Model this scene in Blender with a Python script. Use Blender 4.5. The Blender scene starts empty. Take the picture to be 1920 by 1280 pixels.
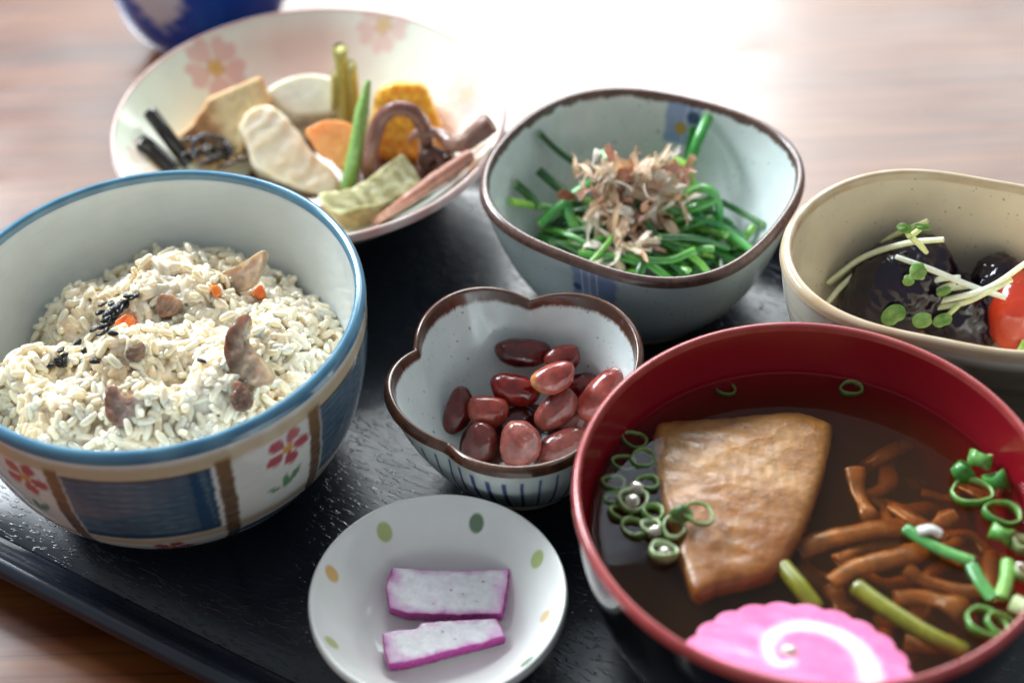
import bpy, math, random
import numpy as np
from mathutils import Vector, Matrix, noise

# ------------------------------------------------------------------ camera, world, lamps, exposure
scene = bpy.context.scene
COL = scene.collection
W, H = 1920.0, 1280.0
CAM_H = 0.361
F_PX = 3094.86
RT = np.array([0.99929166, -0.02607997, -0.02712954])
UP = np.array([0.03763213, 0.69253326, 0.72040371])
FW = np.array([0.0, 0.72091436, -0.69302416])

cd = bpy.data.cameras.new('camera')
cam = bpy.data.objects.new('camera', cd)
COL.objects.link(cam)
m = Matrix.Identity(4)
for i in range(3):
    m[i][0], m[i][1], m[i][2] = RT[i], UP[i], -FW[i]
m[2][3] = CAM_H
cam.matrix_world = m
cd.sensor_width = 36.0
cd.lens = F_PX / W * 36.0
cd.clip_start, cd.clip_end = 0.02, 50.0
cd.dof.use_dof = True
cd.dof.focus_distance = 0.455
cd.dof.aperture_fstop = 6.6
scene.camera = cam

world = bpy.data.worlds.new('World')
scene.world = world
world.use_nodes = True
world.node_tree.nodes['Background'].inputs[0].default_value = (0.82, 0.91, 1.0, 1)
world.node_tree.nodes['Background'].inputs[1].default_value = 0.31


def window_lamp(name, loc, target, sx, sy, radiance, color):
    L = bpy.data.lights.new(name, 'AREA')
    L.shape = 'RECTANGLE'
    L.size, L.size_y = sx, sy
    L.energy = radiance * math.pi * sx * sy
    L.color = color
    o = bpy.data.objects.new(name, L)
    o.location = loc
    o.rotation_euler = (Vector(target) - Vector(loc)).to_track_quat('-Z', 'Z').to_euler()
    COL.objects.link(o)
    return o


def polar(az, el, d):      # azimuth clockwise from straight back, elevation, distance from the tray
    a, e = math.radians(az), math.radians(el)
    return (d * math.cos(e) * math.sin(a), 0.35 + d * math.cos(e) * math.cos(a), d * math.sin(e))


window_lamp('window_lamp_back', polar(1, 34, 1.8), (0, .38, 0), 0.66, 0.64, 10.5, (0.95, 1.0, 1.0))
window_lamp('window_lamp_wide', polar(10, 34, 1.9), (0, .38, 0), 1.95, 0.66, 3.8, (0.92, 0.99, 1.0))
window_lamp('window_lamp_upper', polar(1, 51, 1.7), (0, .36, 0), 0.34, 0.22, 2.6, (0.74, 0.86, 1.0))
window_lamp('window_lamp_left', polar(-53, 37, 1.6), (-.02, .36, 0), 0.26, 0.46, 42.0, (0.86, 0.94, 1.0))
window_lamp('window_lamp_left_pane', polar(-39, 37, 1.6), (-.02, .36, 0), 0.26, 0.46, 42.0, (0.86, 0.94, 1.0))

scene.view_settings.view_transform = 'Standard'
scene.view_settings.look = 'None'
scene.view_settings.exposure = 0.42
scene.view_settings.gamma = 1.0
scene.render.engine = 'CYCLES'
scene.cycles.use_denoising = True
scene.cycles.max_bounces = 10
scene.cycles.diffuse_bounces = 4
scene.cycles.glossy_bounces = 4
scene.cycles.transparent_max_bounces = 16
scene.cycles.caustics_reflective = False
scene.cycles.caustics_refractive = False
scene.cycles.sample_clamp_indirect = 6.0

rng = np.random.default_rng(7)
random.seed(7)


# ------------------------------------------------------------------ helpers
def lin(c):
    c = np.asarray(c, float)
    return np.where(c <= .04045, c / 12.92, ((c + .055) / 1.055) ** 2.4)


def hx(s):
    s = s.lstrip('#')
    return lin([int(s[i:i + 2], 16) / 255 for i in (0, 2, 4)])


def at(u, v, z):
    """the point of the photograph's pixel (u, v) at height z above the tray floor"""
    d = (u - W / 2) / F_PX * RT + (H / 2 - v) / F_PX * UP + FW
    P = d * ((z - CAM_H) / d[2])
    P[2] += CAM_H
    return P


def on_plane(u, v, P0, n):
    d = (u - W / 2) / F_PX * RT + (H / 2 - v) / F_PX * UP + FW
    o = np.array([0, 0, CAM_H])
    k = np.dot(np.asarray(P0) - o, n) / np.dot(d, n)
    return o + d * k


def sm(d, w):
    """soft mask: 1 where d < 0, fading over w"""
    return np.clip(.5 - np.asarray(d) / w, 0, 1)


def mixc(a, b, k):
    return a * (1 - k[..., None]) + b * k[..., None]


def vnoise(P, scale, seed=0.0, octaves=3):
    """cheap smooth noise on an (n,3) array, about -1..1"""
    P = np.asarray(P, float) * scale
    out = np.zeros(P.shape[0]); amp = 1.0
    r = np.random.default_rng(int(seed * 1000) + 11)
    for o in range(octaves):
        acc = np.zeros(P.shape[0])
        for k in range(5):
            d = r.normal(size=3); d /= np.linalg.norm(d)
            f = r.uniform(.7, 1.5)
            acc += np.sin(P @ d * f * 6.283 + r.uniform(0, 6.283))
        out += amp * acc / 5 * 1.3
        amp *= .5; P = P * 2.03
    return out / 1.75


def tag(o, label=None, cat=None, group=None, kind=None):
    if label: o['label'] = label
    if cat: o['category'] = cat
    if group: o['group'] = group
    if kind: o['kind'] = kind
    return o


def empty(name, loc=(0, 0, 0)):
    o = bpy.data.objects.new(name, None)
    o.location = [float(x) for x in loc]
    o.empty_display_size = .01
    COL.objects.link(o)
    return o


def mesh_data(name, V, F, mat, col=None, smooth=True):
    me = bpy.data.meshes.new(name)
    V = np.asarray(V, float)
    F = [tuple(int(i) for i in f) for f in F] if not isinstance(F, np.ndarray) else F.tolist()
    me.from_pydata(V.tolist(), [], F)
    if smooth:
        me.polygons.foreach_set('use_smooth', [True] * len(me.polygons))
    if col is not None:
        a = me.color_attributes.new('Col', 'FLOAT_COLOR', 'POINT')
        c = np.ones((len(V), 4)); c[:, :3] = col
        a.data.foreach_set('color', c.ravel())
    me.materials.append(mat)
    me.update()
    return me


def obj(name, V, F, mat, parent=None, col=None, smooth=True, origin=None):
    """one mesh object; V in world space; its origin goes to its own middle (or to `origin`)"""
    V = np.asarray(V, float)
    if col is not None:
        col = np.broadcast_to(np.asarray(col, float), V.shape)
    po = np.zeros(3)
    if parent is not None:
        po = np.array(parent_world(parent))
    o0 = np.asarray(origin, float) if origin is not None else np.array([V[:, 0].mean(), V[:, 1].mean(), V[:, 2].min()])
    me = mesh_data(name, V - o0, F, mat, col, smooth)
    o = bpy.data.objects.new(name, me)
    o.location = (o0 - po).tolist()
    o.parent = parent
    COL.objects.link(o)
    return o


def parent_world(p):
    loc = np.array(p.location)
    while p.parent is not None:
        p = p.parent
        loc = loc + np.array(p.location)
    return loc


def grid_faces(nu, nv, close_u=False, close_v=False, off=0):
    """vertex index = i*nv + j, i along u"""
    iu = np.arange(nu if close_u else nu - 1)
    jv = np.arange(nv if close_v else nv - 1)
    I, J = np.meshgrid(iu, jv, indexing='ij')
    I2, J2 = (I + 1) % nu, (J + 1) % nv
    return np.stack([I * nv + J, I2 * nv + J, I2 * nv + J2, I * nv + J2], -1).reshape(-1, 4) + off


def spline(P, n, closed=False):
    """Catmull-Rom through the points, n samples"""
    P = np.asarray(P, float)
    if len(P) < 3 and not closed:
        t = np.linspace(0, 1, n)[:, None]
        return P[0] * (1 - t) + P[-1] * t
    if closed:
        Q = np.vstack([P[-1], P, P[0], P[1]]); m_ = len(P)
    else:
        Q = np.vstack([2 * P[0] - P[1], P, 2 * P[-1] - P[-2]]); m_ = len(P) - 1
    T = np.linspace(0, m_, n, endpoint=not closed)
    i = np.clip(T.astype(int), 0, m_ - 1); f = (T - i)[:, None]
    a, b, c, d = Q[i], Q[i + 1], Q[i + 2], Q[i + 3]
    return .5 * (2 * b + (c - a) * f + (2 * a - 5 * b + 4 * c - d) * f ** 2 + (3 * b - a - 3 * c + d) * f ** 3)


# ------------------------------------------------------------------ materials
def nodes_of(name):
    mt = bpy.data.materials.new(name)
    mt.use_nodes = True
    nt = mt.node_tree
    return mt, nt, nt.nodes['Principled BSDF']


def tex_noise(nt, scale, detail=3.0, vec=None, rough=.55):
    n = nt.nodes.new('ShaderNodeTexNoise')
    n.inputs['Scale'].default_value = scale
    n.inputs['Detail'].default_value = detail
    n.inputs['Roughness'].default_value = rough
    if vec is not None:
        nt.links.new(vec, n.inputs['Vector'])
    return n


def coords(nt, kind='Object', scale=(1, 1, 1), rot=(0, 0, 0)):
    tc = nt.nodes.new('ShaderNodeTexCoord')
    mp = nt.nodes.new('ShaderNodeMapping')
    mp.inputs['Scale'].default_value = scale
    mp.inputs['Rotation'].default_value = rot
    nt.links.new(tc.outputs[kind], mp.inputs['Vector'])
    return mp.outputs['Vector']


def ramp(nt, fac, stops):
    r = nt.nodes.new('ShaderNodeValToRGB')
    el = r.color_ramp.elements
    while len(el) < len(stops):
        el.new(.5)
    for e, (p, c) in zip(el, stops):
        e.position = p
        e.color = (*c, 1) if not np.isscalar(c) else (c, c, c, 1)
    nt.links.new(fac, r.inputs['Fac'])
    return r.outputs['Color']


def bump(nt, height, strength, dist):
    b = nt.nodes.new('ShaderNodeBump')
    b.inputs['Strength'].default_value = strength
    b.inputs['Distance'].default_value = dist
    nt.links.new(height, b.inputs['Height'])
    return b.outputs['Normal']


def mixrgb(nt, kind, fac, a, b):
    n = nt.nodes.new('ShaderNodeMix')
    n.data_type = 'RGBA'; n.blend_type = kind
    for sock, val in ((0, fac), (6, a), (7, b)):
        if hasattr(val, 'is_linked'):
            nt.links.new(val, n.inputs[sock])
        else:
            n.inputs[sock].default_value = val if np.isscalar(val) else (*val, 1)
    return n.outputs[2]


def painted(name, rough=.4, sss=0.0, sss_r=(.004, .002, .001), coat=0.0, spec=.5, nscale=300, nvar=.12,
            bscale=400, bstr=0.0, bdist=.0005, base=None, rvar=0.0, speck=None, obj_random=0.0, coat_rough=.06, bdetail=3.0, thin=0.0):
    """a Principled surface coloured by the mesh's own colours (or `base`), with fine grain and relief"""
    mt, nt, p = nodes_of(name)
    if base is None:
        a = nt.nodes.new('ShaderNodeVertexColor'); a.layer_name = 'Col'
        c = a.outputs['Color']
    else:
        c = nt.nodes.new('ShaderNodeRGB'); c.outputs[0].default_value = (*base, 1); c = c.outputs[0]
    v = coords(nt)
    n = tex_noise(nt, nscale, 4.0, v)
    if nvar > 0:
        g = ramp(nt, n.outputs['Fac'], [(.3, 1 - nvar), (.7, 1 + nvar * .6)])
        c = mixrgb(nt, 'MULTIPLY', 1.0, c, g)
    if speck is not None:
        s = tex_noise(nt, speck[0], 1.0, v)
        k = ramp(nt, s.outputs['Fac'], [(speck[1], 0.0), (speck[1] + .02, 1.0)])
        c = mixrgb(nt, 'MIX', k, c, speck[2])
    if obj_random > 0:
        oi = nt.nodes.new('ShaderNodeObjectInfo')
        g = ramp(nt, oi.outputs['Random'], [(0, 1 - obj_random), (1, 1 + obj_random * .4)])
        c = mixrgb(nt, 'MULTIPLY', 1.0, c, g)
    nt.links.new(c, p.inputs['Base Color'])
    p.inputs['Roughness'].default_value = rough
    if rvar > 0:
        n2 = tex_noise(nt, nscale * .6, 2.0, v)
        r = ramp(nt, n2.outputs['Fac'], [(.3, max(.02, rough - rvar)), (.7, rough + rvar)])
        nt.links.new(r, p.inputs['Roughness'])
    p.inputs['Specular IOR Level'].default_value = spec
    if sss > 0:
        p.inputs['Subsurface Weight'].default_value = sss
        p.inputs['Subsurface Radius'].default_value = sss_r
        p.inputs['Subsurface Scale'].default_value = 1.0
    if coat > 0:
        p.inputs['Coat Weight'].default_value = coat
        p.inputs['Coat Roughness'].default_value = coat_rough
    if bstr > 0:
        nb = tex_noise(nt, bscale, bdetail, v)
        nt.links.new(bump(nt, nb.outputs['Fac'], bstr, bdist), p.inputs['Normal'])
    if thin > 0:      # light passes through thin flakes and leaves
        tl = nt.nodes.new('ShaderNodeBsdfTranslucent'); mx = nt.nodes.new('ShaderNodeMixShader')
        nt.links.new(c, tl.inputs['Color']); mx.inputs[0].default_value = thin
        nt.links.new(p.outputs[0], mx.inputs[1]); nt.links.new(tl.outputs[0], mx.inputs[2])
        nt.links.new(mx.outputs[0], nt.nodes['Material Output'].inputs['Surface'])
    return mt


M = {}
M['glaze'] = painted('glazed_porcelain', rough=.13, coat=.3, nscale=90, nvar=.05, bscale=120, bstr=.06, bdist=.0006)
M['glaze_speckled'] = painted('speckled_glaze', rough=.14, coat=.3, nscale=90, nvar=.06, bscale=150, bstr=.06, bdist=.0006,
                              speck=(900, .73, (.16, .17, .16)))
M['rim_glaze'] = painted('iron_rim_glaze', rough=.22, coat=.25, nscale=500, nvar=.35, bscale=600, bstr=.12, bdist=.0003)
M['foot_clay'] = painted('bare_foot_clay', rough=.7, base=tuple(hx('c9bda6')), nscale=600, nvar=.2)
M['red_lacquer'] = painted('red_lacquer', rough=.22, coat=.5, nscale=60, nvar=.08, coat_rough=.1, bscale=80, bstr=.03)
M['black_lacquer'] = painted('black_lacquer', rough=.12, coat=.6, base=(.006, .006, .007), nscale=60, nvar=.1)
M['wet_food'] = painted('wet_simmered_food', rough=.30, sss=.55, sss_r=(.007, .0035, .0015), nscale=420, nvar=.16, bscale=500, bstr=.35, bdist=.0005, rvar=.12)
M['pale_food'] = painted('pale_translucent_food', rough=.3, sss=.6, sss_r=(.004, .0032, .002), nscale=350, nvar=.10, bscale=450, bstr=.3, bdist=.0005, rvar=.1)
M['dark_food'] = painted('dark_glossy_food', rough=.2, coat=.35, nscale=420, nvar=.3, bscale=320, bstr=.4, bdist=.0006, rvar=.08)
M['green'] = painted('green_vegetable', rough=.3, sss=.12, sss_r=(.0008, .0015, .0004), nscale=500, nvar=.25, bscale=500, bstr=.12, bdist=.0003, coat=.2)
M['rice'] = painted('cooked_rice', rough=.2, sss=.6, sss_r=(.0014, .0012, .0009), nscale=260, nvar=.10, bscale=900, bstr=.12, bdist=.0002, coat=.2, obj_random=.10)
M['bean'] = painted('glazed_bean_skin', rough=.2, sss=.2, sss_r=(.002, .0008, .0005), nscale=330, nvar=.40, bscale=420, bstr=.38, bdist=.0005, coat=.35, rvar=.08, coat_rough=.12)
M['flake'] = painted('dried_fish_flake', rough=.38, nscale=600, nvar=.08, bscale=700, bstr=.2, bdist=.0002, obj_random=.05, thin=.5)
M['leaf'] = painted('thin_green_leaf', rough=.32, nscale=500, nvar=.25, bscale=350, bstr=.25, bdist=.0004, thin=.4)
M['sesame'] = painted('black_sesame_skin', rough=.35, base=(.009, .009, .011), nscale=900, nvar=.3)
M['pickle'] = painted('pickled_radish', rough=.28, sss=.5, sss_r=(.002, .0012, .002), nscale=500, nvar=.14, bscale=700, bstr=.5, bdist=.0004, rvar=.1)
M['tofu_skin'] = painted('fried_tofu_skin', rough=.44, sss=.2, coat=.14, coat_rough=.14, nscale=420, nvar=.26, bscale=750, bstr=.45, bdist=.0005, rvar=.15)
M['fishcake'] = painted('steamed_fishcake', rough=.2, sss=.4, sss_r=(.002, .001, .001), nscale=300, nvar=.06, bscale=300, bstr=.12, bdist=.0005)
M['tomato'] = painted('tomato_skin', rough=.12, sss=.35, sss_r=(.003, .0008, .0004), coat=.4, nscale=90, nvar=.15)
M['aubergine'] = painted('wet_aubergine_skin', rough=.13, spec=.5, nscale=300, nvar=.4, bscale=260, bstr=.15, bdist=.0006)


def sticky_rice_material():
    mt, nt, p = nodes_of('sticky_rice_mass')
    v = coords(nt)
    n = tex_noise(nt, 55, 4.0, v)
    c = ramp(nt, n.outputs['Fac'], [(.30, hx('f7eedd')), (.54, hx('f1e3c8')), (.74, hx('dab985'))])
    n2 = tex_noise(nt, 420, 2.0, v)
    c = mixrgb(nt, 'MULTIPLY', 1.0, c, ramp(nt, n2.outputs['Fac'], [(.3, .88), (.7, 1.0)]))
    nt.links.new(c, p.inputs['Base Color'])
    p.inputs['Roughness'].default_value = .24
    p.inputs['Coat Weight'].default_value = 1.0
    p.inputs['Coat Roughness'].default_value = .1
    p.inputs['Subsurface Weight'].default_value = .75
    p.inputs['Subsurface Radius'].default_value = (.0030, .0022, .0013)
    p.inputs['Subsurface Scale'].default_value = 1.0
    nb = tex_noise(nt, 900, 2.0, v)
    nt.links.new(bump(nt, nb.outputs['Fac'], .12, .0002), p.inputs['Normal'])
    return mt


M['sticky_rice'] = sticky_rice_material()


# tray lacquer: black with an embossed grain of short dashes running along the tray
def tray_material():
    mt, nt, p = nodes_of('embossed_black_tray')
    p.inputs['Base Color'].default_value = (.008, .011, .018, 1)
    p.inputs['Roughness'].default_value = .27
    p.inputs['Specular IOR Level'].default_value = .55
    v = coords(nt, 'Object', (210, 760, 1))
    n = tex_noise(nt, 1.0, 2.0, v)
    dash = ramp(nt, n.outputs['Fac'], [(.56, 0.0), (.61, 1.0)])
    v2 = coords(nt, 'Object', (26, 330, 1))
    n2 = tex_noise(nt, 1.0, 3.0, v2)
    grain = ramp(nt, n2.outputs['Fac'], [(.35, 0.0), (.65, 1.0)])
    v3 = coords(nt, 'Object', (1, 1, 1))
    fine = tex_noise(nt, 1500, 2.0, v3)
    h = mixrgb(nt, 'MIX', .10, dash, grain)
    h = mixrgb(nt, 'MIX', .12, h, fine.outputs['Color'])
    nt.links.new(bump(nt, h, .34, .0004), p.inputs['Normal'])
    sm_ = tex_noise(nt, 30, 3.0, v3)
    nt.links.new(ramp(nt, sm_.outputs['Fac'], [(.3, .23), (.7, .33)]), p.inputs['Roughness'])
    return mt


M['tray'] = tray_material()
M['tray_lip'] = painted('tray_lip_lacquer', rough=.2, base=(.013, .017, .027), nscale=80, nvar=.3, bscale=60, bstr=.12, bdist=.001, rvar=.08)


def wood_material():
    mt, nt, p = nodes_of('varnished_table_wood')
    v = coords(nt, 'Object', (2.2, 26, 26), (0, 0, math.radians(5)))
    warp = tex_noise(nt, 1.6, 3.0, coords(nt, 'Object', (3, 12, 12)))
    add = nt.nodes.new('ShaderNodeVectorMath'); add.operation = 'MULTIPLY_ADD'
    nt.links.new(warp.outputs['Color'], add.inputs[0]); add.inputs[1].default_value = (.7, .9, .9)
    nt.links.new(v, add.inputs[2])
    n = tex_noise(nt, 1.7, 5.0, add.outputs[0], .6)
    c = ramp(nt, n.outputs['Fac'], [(.28, hx('481f08')), (.45, hx('683210')), (.58, hx('743f17')), (.75, hx('855226'))])
    v2 = coords(nt, 'Object', (9, 420, 420), (0, 0, math.radians(5)))
    f = tex_noise(nt, 1.0, 3.0, v2)
    pores = ramp(nt, f.outputs['Fac'], [(.36, .74), (.5, 1.0)])
    c = mixrgb(nt, 'MULTIPLY', 1.0, c, pores)
    w = nt.nodes.new('ShaderNodeTexWave')
    w.wave_type = 'BANDS'; w.bands_direction = 'Y'
    w.inputs['Scale'].default_value = 1.15; w.inputs['Distortion'].default_value = 3.5
    w.inputs['Detail'].default_value = 3.0; w.inputs['Detail Scale'].default_value = .8
    nt.links.new(coords(nt, 'Object', (4, 40, 40), (0, 0, math.radians(5))), w.inputs['Vector'])
    lines = ramp(nt, w.outputs['Fac'], [(0, .74), (.10, 1.0)])
    c = mixrgb(nt, 'MULTIPLY', .9, c, lines)
    nt.links.new(c, p.inputs['Base Color'])
    r = tex_noise(nt, 22, 4.0, coords(nt, 'Object', (1, 2.2, 1)))
    nt.links.new(ramp(nt, r.outputs['Fac'], [(.3, .30), (.7, .46)]), p.inputs['Roughness'])
    p.inputs['Coat Weight'].default_value = 1.0
    p.inputs['Coat IOR'].default_value = 1.5
    nt.links.new(ramp(nt, r.outputs['Fac'], [(.32, .15), (.72, .30)]), p.inputs['Coat Roughness'])
    p.inputs['Specular IOR Level'].default_value = .2
    nt.links.new(bump(nt, f.outputs['Fac'], .12, .0004), p.inputs['Normal'])
    return mt


M['wood'] = wood_material()


def broth_material():
    mt = bpy.data.materials.new('clear_brown_broth')
    mt.use_nodes = True
    nt = mt.node_tree
    nt.nodes.clear()
    out = nt.nodes.new('ShaderNodeOutputMaterial')
    tr = nt.nodes.new('ShaderNodeBsdfTransparent')
    gl = nt.nodes.new('ShaderNodeBsdfGlossy')
    gl.inputs['Roughness'].default_value = .03
    fr = nt.nodes.new('ShaderNodeFresnel'); fr.inputs['IOR'].default_value = 1.34
    mx = nt.nodes.new('ShaderNodeMixShader')
    n = tex_noise(nt, 45, 2.0, coords(nt))
    nrm = bump(nt, n.outputs['Fac'], .05, .003)
    nt.links.new(nrm, gl.inputs['Normal']); nt.links.new(nrm, fr.inputs['Normal'])
    ge = nt.nodes.new('ShaderNodeNewGeometry')
    ms = nt.nodes.new('ShaderNodeMath'); ms.operation = 'SUBTRACT'; ms.use_clamp = True
    nt.links.new(fr.outputs[0], ms.inputs[0]); nt.links.new(ge.outputs['Backfacing'], ms.inputs[1])
    nt.links.new(ms.outputs[0], mx.inputs[0])
    nt.links.new(tr.outputs[0], mx.inputs[1]); nt.links.new(gl.outputs[0], mx.inputs[2])
    nt.links.new(mx.outputs[0], out.inputs['Surface'])
    ab = nt.nodes.new('ShaderNodeVolumeAbsorption')
    ab.inputs['Color'].default_value = (.80, .55, .24, 1)
    ab.inputs['Density'].default_value = 105.0
    sc_ = nt.nodes.new('ShaderNodeVolumeScatter')          # fine cloudiness of the stock
    sc_.inputs['Color'].default_value = (.95, .62, .34, 1)
    sc_.inputs['Density'].default_value = 5.5
    ad = nt.nodes.new('ShaderNodeAddShader')
    nt.links.new(ab.outputs[0], ad.inputs[0]); nt.links.new(sc_.outputs[0], ad.inputs[1])
    nt.links.new(ad.outputs[0], out.inputs['Volume'])
    return mt


M['broth'] = broth_material()


def water_material(name, col):
    mt, nt, p = nodes_of(name)
    p.inputs['Base Color'].default_value = (*col, 1)
    p.inputs['Roughness'].default_value = .05
    p.inputs['Transmission Weight'].default_value = .7
    p.inputs['IOR'].default_value = 1.33
    return mt


M['juice'] = painted('simmering_juice', rough=.06, base=tuple(hx('5a3a30')), coat=.5, nscale=60, nvar=.15)
M['bubble'] = water_material('soup_bubble', (.95, .9, .75))


# ------------------------------------------------------------------ generic shapes
def frames(P):
    T = np.gradient(P, axis=0); T /= np.linalg.norm(T, axis=1)[:, None] + 1e-12
    N = np.zeros_like(P)
    a = np.array([0, 0, 1.0]) if abs(T[0][2]) < .9 else np.array([1.0, 0, 0])
    n = np.cross(T[0], a); n /= np.linalg.norm(n)
    for i in range(len(P)):
        n = n - T[i] * np.dot(n, T[i]); n /= np.linalg.norm(n) + 1e-12
        N[i] = n
    return T, N, np.cross(T, N)


def tube(P, rad, n=16, seg=8, flat=1.0, bumpy=0.0, bscale=400, seed=0.0, tip0=.85, tip1=.85):
    """closed tapered tube along a smoothed path; returns V, F, t (0..1 along)"""
    C = spline(P, n)
    R = np.interp(np.linspace(0, 1, n), np.linspace(0, 1, len(np.atleast_1d(rad))), np.atleast_1d(rad))
    T, N, B = frames(C)
    C = np.vstack([C[0] , C, C[-1]])
    R = np.r_[R[0] * tip0, R, R[-1] * tip1]
    C[0] = C[1] - T[0] * R[1] * .18; C[-1] = C[-2] + T[-1] * R[-2] * .18
    N = np.vstack([N[0], N, N[-1]]); B = np.vstack([B[0], B, B[-1]])
    th = np.linspace(0, 2 * np.pi, seg, endpoint=False)
    V = C[:, None] + R[:, None, None] * (np.cos(th)[None, :, None] * N[:, None] + flat * np.sin(th)[None, :, None] * B[:, None])
    nn = len(C)
    V = V.reshape(-1, 3)
    if bumpy:
        ctr = np.repeat(C, seg, 0)
        V = ctr + (V - ctr) * (1 + bumpy * vnoise(V, bscale, seed))[:, None]
    F = grid_faces(nn, seg, close_v=True).tolist()
    V = np.vstack([V, C[0] - T[0] * R[0] * .05, C[-1] + T[-1] * R[-1] * .05])
    a, b = nn * seg, nn * seg + 1
    for j in range(seg):
        F.append((a, (j + 1) % seg, j)); F.append((b, (nn - 1) * seg + j, (nn - 1) * seg + (j + 1) % seg))
    t = np.r_[np.repeat(np.linspace(0, 1, nn), seg), 0, 1]
    return V, F, t


def blob(c, axes, rot=None, nu=24, nv=16, amp=0.0, scale=100, seed=0.0, shape=None):
    th = np.linspace(0, 2 * np.pi, nu, endpoint=False)
    ph = np.linspace(0, np.pi, nv)
    T, Pp = np.meshgrid(th, ph, indexing='ij')
    D = np.stack([np.cos(Pp), np.sin(Pp) * np.cos(T), np.sin(Pp) * np.sin(T)], -1).reshape(-1, 3)
    L = D * np.asarray(axes)
    if shape is not None:
        L = shape(L, D)
    if rot is not None:
        L = L @ np.asarray(rot).T
    V = L + np.asarray(c)
    if amp:
        Dn = D if rot is None else D @ np.asarray(rot).T
        V = V + Dn * (amp * vnoise(V, scale, seed))[:, None]
    return V, grid_faces(nu, nv, close_u=True), D


def basis(x, up=(0, 0, 1)):
    """rotation matrix whose first column points along x"""
    x = np.asarray(x, float); x = x / np.linalg.norm(x)
    up = np.asarray(up, float)
    if abs(np.dot(x, up)) > .98: up = np.array([0, 1.0, 0])
    y = np.cross(up, x); y /= np.linalg.norm(y)
    return np.stack([x, y, np.cross(x, y)], 1)


def slab(outline, n, thick, nout=56, amp=0.0, scale=250, seed=0.0, edge_amp=0.0, dome=0.0, roundness=.5, smooth=True, bend=None, wedge=None):
    """thick rounded piece whose upper face has the given 3-D outline and normal n, solid beneath it.
    returns V, F, S (0 middle .. 1 edge), Hh (1 top, -1 bottom)"""
    n = np.asarray(n, float); n = n / np.linalg.norm(n)
    O = spline(outline, nout, closed=True) if smooth else resample(outline, nout)
    c = O.mean(0)
    k = roundness
    nr = int(np.clip(np.linalg.norm(O - c, axis=1).mean() / .0006, 10, 44))
    ring = [(q, 1.0) for q in np.linspace(0, .84, nr)] + [(.9, 1 - .02 * k), (.96, 1 - .12 * k), (.99, 1 - .35 * k), (1.0, .45), (1.0, 0), (1.0, -.45),
            (.99, -1 + .35 * k), (.96, -1 + .12 * k), (.9, -1 + .02 * k), (.7, -1), (.4, -1), (0, -1)]
    V = []; S = []; Hh = []
    for s, h in ring:
        V.append(c + (O - c) * s - n * thick * (1 - h) / 2 + n * dome * (1 - s * s) * (h > 0))
        S.append(np.full(nout, s)); Hh.append(np.full(nout, float(h)))
    V = np.concatenate(V); S = np.concatenate(S); Hh = np.concatenate(Hh)
    if amp:
        V = V + n * (amp * vnoise(V, scale, seed) * (.4 + .6 * (np.abs(Hh) > .5)))[:, None]
    if edge_amp:
        d = V - c; d = d - np.outer(d @ n, n); L = np.linalg.norm(d, axis=1)[:, None] + 1e-9
        V = V + d / L * (edge_amp * vnoise(V, scale * 1.6, seed + 3) * S)[:, None]
    if bend is not None:
        V = bend(V)
    F = grid_faces(len(ring), nout, close_v=True)
    return V, F, S, Hh


def resample(P, n):
    P = np.asarray(P, float); Q = np.vstack([P, P[0]])
    t = np.r_[0, np.cumsum(np.linalg.norm(np.diff(Q, axis=0), axis=1))]
    s = np.linspace(0, t[-1], n, endpoint=False)
    return np.stack([np.interp(s, t, Q[:, k]) for k in range(3)], 1)


def sheet(G, thick):
    """thin solid sheet from an (a,b,3) grid of points"""
    a, b, _ = G.shape
    du = np.gradient(G, axis=0); dv = np.gradient(G, axis=1)
    N = np.cross(du, dv); N /= np.linalg.norm(N, axis=2)[..., None] + 1e-12
    V = np.vstack([(G + N * thick / 2).reshape(-1, 3), (G - N * thick / 2).reshape(-1, 3)])
    F = grid_faces(a, b).tolist()
    k = a * b
    F += [(f[3] + k, f[2] + k, f[1] + k, f[0] + k) for f in F]
    edge = [i * b for i in range(a)] + [(a - 1) * b + j for j in range(1, b)] + [i * b + b - 1 for i in range(a - 2, -1, -1)] + [j for j in range(b - 2, 0, -1)]
    for i in range(len(edge)):
        p, q = edge[i], edge[(i + 1) % len(edge)]
        F.append((p, q, q + k, p + k))
    return V, F


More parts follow.
